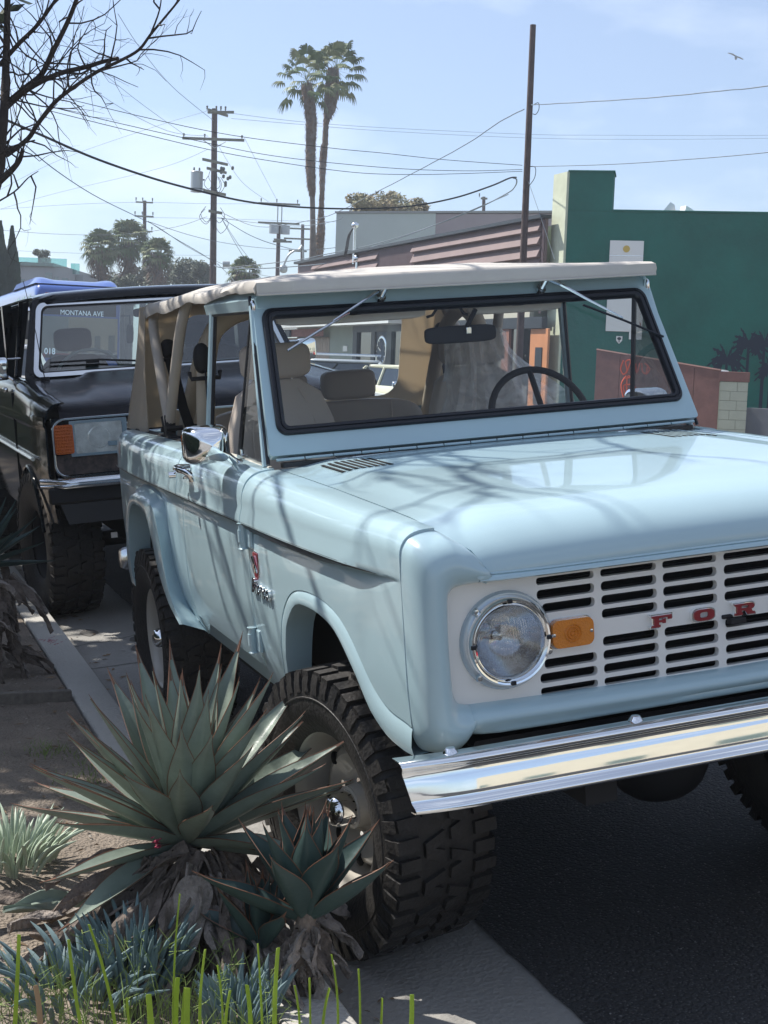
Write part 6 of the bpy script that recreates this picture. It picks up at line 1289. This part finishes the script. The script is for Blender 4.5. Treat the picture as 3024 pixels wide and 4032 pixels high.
def leafcloud(c, R3, n, sz, seed, lob=6):
    rg = random.Random(seed); C3 = [(Vector((rg.uniform(-.6, .6) * R3[0], rg.uniform(-.6, .6) * R3[1], rg.uniform(-.5, .6) * R3[2])), rg.uniform(.35, .6)) for _ in range(lob)]; V = []; F = []
    for k in range(n):
        cc_, q = rg.choice(C3); v = Vector((rg.gauss(0, 1), rg.gauss(0, 1), rg.gauss(0, 1))).normalized() * (rg.random() ** .35); p = Vector(c) + cc_ + Vector((v.x * R3[0] * q, v.y * R3[1] * q, v.z * R3[2] * q))
        a = Vector((rg.gauss(0, 1), rg.gauss(0, 1), rg.gauss(0, 1))).normalized() * sz * rg.uniform(.6, 1.3); b = a.orthogonal().normalized() * sz * .45; i = len(V); V += [tuple(p - a), tuple(p + b), tuple(p + a), tuple(p - b)]; F.append((i, i + 1, i + 2, i + 3))
    return V, F
LF1 = mat('dark_leaves', (.060, .080, .045), .7, var=.4, vscale=1.5); LF2 = mat('bronze_leaves', (.27, .19, .09), .7, col2=(.13, .15, .07), vscale=1.2); LF3 = mat('cypress_leaves', (.030, .050, .032), .8, var=.4, vscale=2); LF4 = mat('brown_green_leaves', (.10, .09, .06), .8, col2=(.06, .085, .045), vscale=1)
def tree(name, label, px, py, D, R3, n, sz, m, seed, lob=6, cat='tree'):
    c = at(px, py, D); o = thing(name, label, cat, (c.x, c.y, 0)); mk('crown', leafcloud((0, 0, c.z), R3, n, sz, seed, lob), m, o, sharp=0); mk('trunk', tube([(0, 0, -.2), (0, 0, c.z)], [.25, .12], 8), TWIG, o); return o
tree('broadleaf_tree', 'dark hedge-like tree right of the distant fan palms', 700, 1080, 92, (2.0, 1.6, 1.3), 2600, .13, LF1, 41)
tree('broadleaf_tree', 'rounded tree between the far palms and the tall pole', 765, 1090, 95, (1.8, 1.5, 1.2), 2400, .13, LF4, 42)
tree('broadleaf_tree', 'low dark tree behind the left fan palm trunks', 560, 1100, 94, (2.2, 1.6, 1.0), 2600, .13, LF4, 43)
tree('broadleaf_tree', 'small dark tree against the tall pole\'s foot', 815, 1095, 90, (1.1, .9, 1.0), 1200, .12, LF1, 44)
tree('broadleaf_tree', 'low green shrub tree just right of the bus roof', 480, 1120, 80, (.9, .9, .6), 900, .12, LF1, 46)
tree('bronze_tree', 'bronze-leaved tree top showing above the grey building, left part', 1490, 805, 72, (1.9, 1.5, .75), 3200, .13, LF2, 45, 9)
tree('bronze_tree', 'smaller bronze tree top at the right behind the grey building', 1640, 822, 74, (.95, 1.2, .5), 1400, .13, LF2, 47, 5)
tree('roof_plant', 'small bush on the roof terrace of the modern flats', 158, 1010, 84, (.6, .6, .5), 500, .10, LF1, 48, 4, 'bush')
for px, pyt, r, lab, sd in ((48, 900, .55, 'slim dark cypress at the left edge, the one standing free', 51), (2, 880, .62, 'dark cypress cut by the left edge of the photo', 52)):
    D = 55; t = at(px, pyt, D); o = thing('cypress', lab, 'cypress', (t.x, t.y, 0)); rg = random.Random(sd); V = []; F = []
    for k in range(5200):
        z = t.z * (1 - rg.random() ** 1.6 * .85); rr_ = r * (1 - (z / t.z) ** 2.2) * (.9 + .1 * math.sin(z * 3)) + .03; a = rg.uniform(0, 6.3); q = rr_ * rg.uniform(.75, 1.05); p = Vector((q * math.cos(a), q * math.sin(a), z)); s = rg.uniform(.05, .11); i = len(V)
        V += [tuple(p + Vector((-s * .4, 0, -s))), tuple(p + Vector((s * .4, .03, -s))), tuple(p + Vector((rg.uniform(-.03, .03), rg.uniform(-.03, .03), s * 1.3)))]; F.append((i, i + 1, i + 2))
    mk('crown', (V, F), LF3, o, sharp=0); mk('trunk', tube([(0, 0, -.1), (0, 0, t.z * .9)], [.12, .03], 8), TWIG, o)
# ------------------------------------------------------------------ bare street tree leaning in from the left
BT = thing('bare_tree', 'bare dark-branched tree leaning in from the left edge over the cars', 'tree', (-2.05, 4.6, 0))
LV = at(0, 700, 7.4)
def loc(p): return (p[0] - BT.location.x, p[1] - BT.location.y, p[2])
rt = random.Random(5)
trunk = [loc((-2.05, 4.6, -.1)), loc((-1.98, 4.6, 1.2)), loc((-1.80, 4.62, 1.9)), loc(at(-150, 1000, 7.4)), loc(at(-30, 780, 7.4)), loc(at(5, 640, 7.4)), loc(at(14, 480, 7.4)), loc(at(22, 300, 7.5)), loc(at(28, 100, 7.6)), loc(at(36, -300, 7.8)), loc(at(60, -700, 8.1))]
mk('trunk', tube(smooth_curve(trunk, 3), [.080, .075, .070, .064, .057, .050, .044, .038, .033, .030, .027, .025, .023, .022, .021, .020, .019, .019, .023, .022, .021, .020, .019, .018, .017, .016, .015, .014, .013, .012, .011], 10), TWIG, BT)
TW = []; BR = []
def grow(p, d, L_, r, lev, out):
    n = max(3, int(L_ / .06)); pts = [tuple(p)]; q = Vector(p); d = Vector(d).normalized(); ds = []
    for i in range(n):
        jw = .13 if lev < 1 else .21; d = (d + Vector((rt.gauss(0, jw), rt.gauss(0, jw), rt.gauss(0, jw) + .02))).normalized(); q = q + d * (L_ / n); pts.append(tuple(q)); ds.append((q.copy(), d.copy()))
    out.append(tube(pts, [r * (1 - .7 * i / n) for i in range(n + 1)], 5 if lev < 2 else 4, False))
    if lev < 3:
        for i, (q, dd) in enumerate(ds):
            if i > n * .15 and rt.random() < (.50 if lev < 2 else .34):
                s = dd.orthogonal().normalized(); s.rotate(Matrix.Rotation(rt.uniform(0, 6.3), 3, dd)); grow(q, dd * .7 + s * rt.uniform(.6, 1.1), L_ * rt.uniform(.28, .55), r * .5 * (1 - .5 * i / n), lev + 1, out)
limbs = []
zq = lambda *a: [(x * .9114, y * .9114) for x, y in a]
for pts, r0, r1, d0, d1, seed in (
    (zq((20, 470), (120, 385), (250, 320), (370, 290), (440, 268), (508, 252)), .024, .014, 7.5, 6.8, 1),
    (zq((30, 670), (120, 600), (160, 540), (230, 450), (300, 390), (420, 310), (520, 262), (600, 215), (650, 150), (700, 90), (770, 5), (840, -90)), .020, .006, 7.4, 6.6, 2),
    (zq((40, 440), (110, 380), (180, 320), (230, 220), (290, 100), (330, 0), (380, -150), (430, -330)), .026, .012, 7.5, 7.0, 3),
    (zq((0, 280), (80, 190), (160, 110), (240, 0), (330, -140)), .020, .010, 7.6, 7.2, 4),
    (zq((-10, 790), (50, 735), (85, 690), (98, 645)), .030, .014, 7.3, 7.2, 5),
    (zq((0, 670), (60, 632), (150, 606)), .012, .006, 7.3, 7.1, 6),
    (zq((650, 150), (690, 40), (700, -60)), .008, .003, 6.8, 6.7, 7),
    (zq((-60, 900), (60, 830), (120, 770), (165, 740)), .008, .003, 7.3, 7.0, 8)):
    P = smooth_curve(pts, 4); Q = [loc(at(x, y, d0 + (d1 - d0) * i / (len(P) - 1))) for i, (x, y) in enumerate(P)]
    mk('limb', tube(Q, [.62 * r0 + .62 * (r1 - r0) * i / (len(Q) - 1) for i in range(len(Q))], 8), TWIG, BT); limbs.append(Q)
    big = seed in (1, 3, 4)
    for i in range(1, len(Q) - 1):
        if rt.random() < (.80 if big else (.35 if seed == 2 and i > 16 else .6)):
            dd = (Vector(Q[i + 1]) - Vector(Q[i])).normalized(); s = dd.orthogonal().normalized(); s.rotate(Matrix.Rotation(rt.uniform(0, 6.3), 3, dd)); grow(Q[i], dd * .6 + s, rt.uniform(.22, .55) * (1 - .4 * i / len(Q)), .0048, 1, TW)
for i in range(14): 
    p = Vector(trunk[5]).lerp(Vector(trunk[8]), rt.random()); grow(p, (rt.uniform(-1, 1), rt.uniform(-1, 1), rt.uniform(-.3, 1)), rt.uniform(.3, .6), .0055, 1, TW)
mk('twigs', join(*TW), TWIG, BT, sharp=180)
# upper crown, above the frame: it throws the streaky shade over the aqua car
UP = []
for k in range(8):
    a = rt.uniform(-1.9, .9); d = Vector((math.cos(a) * .9, math.sin(a) * .9, rt.uniform(.5, 1.1))); st_p = Vector(trunk[6]).lerp(Vector(trunk[9]), rt.random()); grow(st_p, d, rt.uniform(1.5, 2.6), rt.uniform(.018, .032), 0, UP)
def inview(v):
    q = Vector(v) + BT.location - CW; c = [sum(RW[r][i] * q[i] for i in range(3)) for r in range(3)]
    return c[2] > 0 and -.31 < c[0] / c[2] < .29 and -.375 < c[1] / c[2] < .4
UP = [u for u in UP if not any(inview(v) for v in u[0])]
for k in range(SHADEN):
    T = QC @ Vector(rt.choice([(rt.uniform(-.7, .7), rt.uniform(-.0, 1.3), 1.15), (-.82, rt.uniform(.2, 3.2), rt.uniform(.7, 1.15)), (-.82, rt.uniform(1.2, 3.4), rt.uniform(.7, 1.15)), (rt.uniform(-.6, .6), rt.uniform(1.5, 3.2), 1.8), (-.7, rt.uniform(-.3, 1.5), .3)]))
    h = rt.uniform(2.0, 3.6); E0 = Vector(loc(T + SUN * (h / SUN.z))); S0 = Vector(trunk[7]).lerp(Vector(trunk[9]), rt.random()); M0 = S0.lerp(E0, .5) + Vector((rt.uniform(-.2, .2), rt.uniform(-.2, .2), rt.uniform(.1, .5))); dr = (E0 - M0).normalized()
    cv = smooth_curve([tuple(S0), tuple(M0), tuple(E0), tuple(E0 + dr * rt.uniform(.3, .7))], 7); r0 = rt.uniform(.016, .030); nn_ = len(cv)
    tb_ = tube([(x + rt.gauss(0, .012), y + rt.gauss(0, .012), z + rt.gauss(0, .012)) for x, y, z in cv], [r0 * (1 - .75 * i / nn_) for i in range(nn_)], 6, False)
    if any(inview(v) for v in tb_[0]): continue
    UP.append(tb_); tmp_ = []
    for i in range(6, nn_ - 1, 2):
        dd = (Vector(cv[i + 1]) - Vector(cv[i])).normalized(); s = dd.orthogonal().normalized(); s.rotate(Matrix.Rotation(rt.uniform(0, 6.3), 3, dd)); grow(cv[i], dd * .9 + s * .7, rt.uniform(.4, .9), r0 * .45, 2, tmp_)
    UP += [u for u in tmp_ if not any(inview(v) for v in u[0])]
mk('upper_branches', join(*UP), TWIG, BT, sharp=180)
# unseen leafy tree added off-frame to shade the dirt strip and the car's rear
ST = thing('unseen_shade_tree', 'first unseen tree in the row left of the frame, added to shade the dirt strip', 'tree', (-3.1, 5.4, 0))
mk('trunk', tube([(0, 0, -.1), (.05, 0, 1.4), (.1, -.1, 3.2)], [.16, .13, .09], 10), TWIG, ST)
mk('crown', leafcloud((.25, .15, 3.9), (1.6, 1.8, 1.15), LEAFN, .10, 77, 9), LF1, ST, sharp=0)
S2 = thing('unseen_shade_tree', 'second unseen tree in the row left of the frame, added to shade the black car', 'tree', (-3.2, 9.6, 0)); mk('trunk', tube([(0, 0, -.1), (.05, 0, 1.4), (.1, -.1, 3.2)], [.16, .13, .09], 10), TWIG, S2); mk('crown', leafcloud((.3, -.3, 4.0), (2.0, 2.5, 1.2), LEAFN, .09, 78, 9), LF1, S2, sharp=0)  # unseen tree, added so its crown shades the black car
for yy_, sd_, wd_ in ((14.2, 81, 'third'), (19.5, 82, 'fourth'), (25.5, 83, 'fifth')):  # more unseen trees, added to darken the ground and the black car's reflections
    S3 = thing('unseen_shade_tree', wd_ + ' unseen tree in the row left of the frame, added to darken the black car', 'tree', (-3.0, yy_, 0)); mk('trunk', tube([(0, 0, -.1), (.05, 0, 1.4), (.1, -.1, 3.2)], [.16, .13, .09], 10), TWIG, S3); mk('crown', leafcloud((.3, -.3, 4.0), (2.1, 2.6, 1.3), 5000, .11, sd_, 9), LF1, S3, sharp=0)
tag(mk('unseen_dark_shrubs', leafcloud((-2.3, 24, .35), (1.1, 15, .7), 15000, .10, 90, 44), LF4, sharp=0), kind='stuff')  # unseen low shrubs, added to darken what the black car's side reflects
HG = thing('hedge', 'unseen dark hedge added left of the frame to darken reflections in the parked cars', 'hedge', (-5.6, 8, 0))  # unseen hedge, added to darken reflections and skylight on the cars' left side
mk('foliage', leafcloud((0, 0, 1.4), (1.2, 13, 2.0), 16000, .12, 80, 40), LF1, HG, sharp=0); mk('hedge_core', pillow(-.5, .5, -11, 11, 0, 2.2, 6, 5), LF3, HG)
# a distant gull
gp = at(2898, 222, 120); gull = thing('gull', 'tiny grey gull gliding in the sky at the upper right', 'bird', tuple(gp)); GU = mat('gull_grey', (.30, .32, .34), .8)
mk('gull_body', join(pillow(-.10, .10, -.06, .06, -.25, .06, 5, 2.2), fixn(grid([[(-.75, 0, .22), (-.7, .12, .2)], [(-.35, -.05, .18), (-.35, .16, .16)], [(0, -.06, .03), (0, .14, .03)], [(.35, -.05, -.02), (.35, .16, -.04)], [(.75, 0, -.14), (.7, .12, -.14)]]))), GU, gull, sharp=70, solid=.02)
# ------------------------------------------------------------------ coastal haze
hz = tag(mk('haze', box(-120, 120, -90, 180, -1.2, 18), None), kind='stuff')
HM = bpy.data.materials.new('haze_air'); HM.use_nodes = True; ht = HM.node_tree; ht.nodes.clear(); ho = ht.nodes.new('ShaderNodeOutputMaterial'); hv = ht.nodes.new('ShaderNodeVolumePrincipled')
hv.inputs['Color'].default_value = (.86, .92, 1, 1); hv.inputs['Density'].default_value = HAZE; hv.inputs['Anisotropy'].default_value = .5; ht.links.new(hv.outputs[0], ho.inputs['Volume']); hz.data.materials.append(HM)
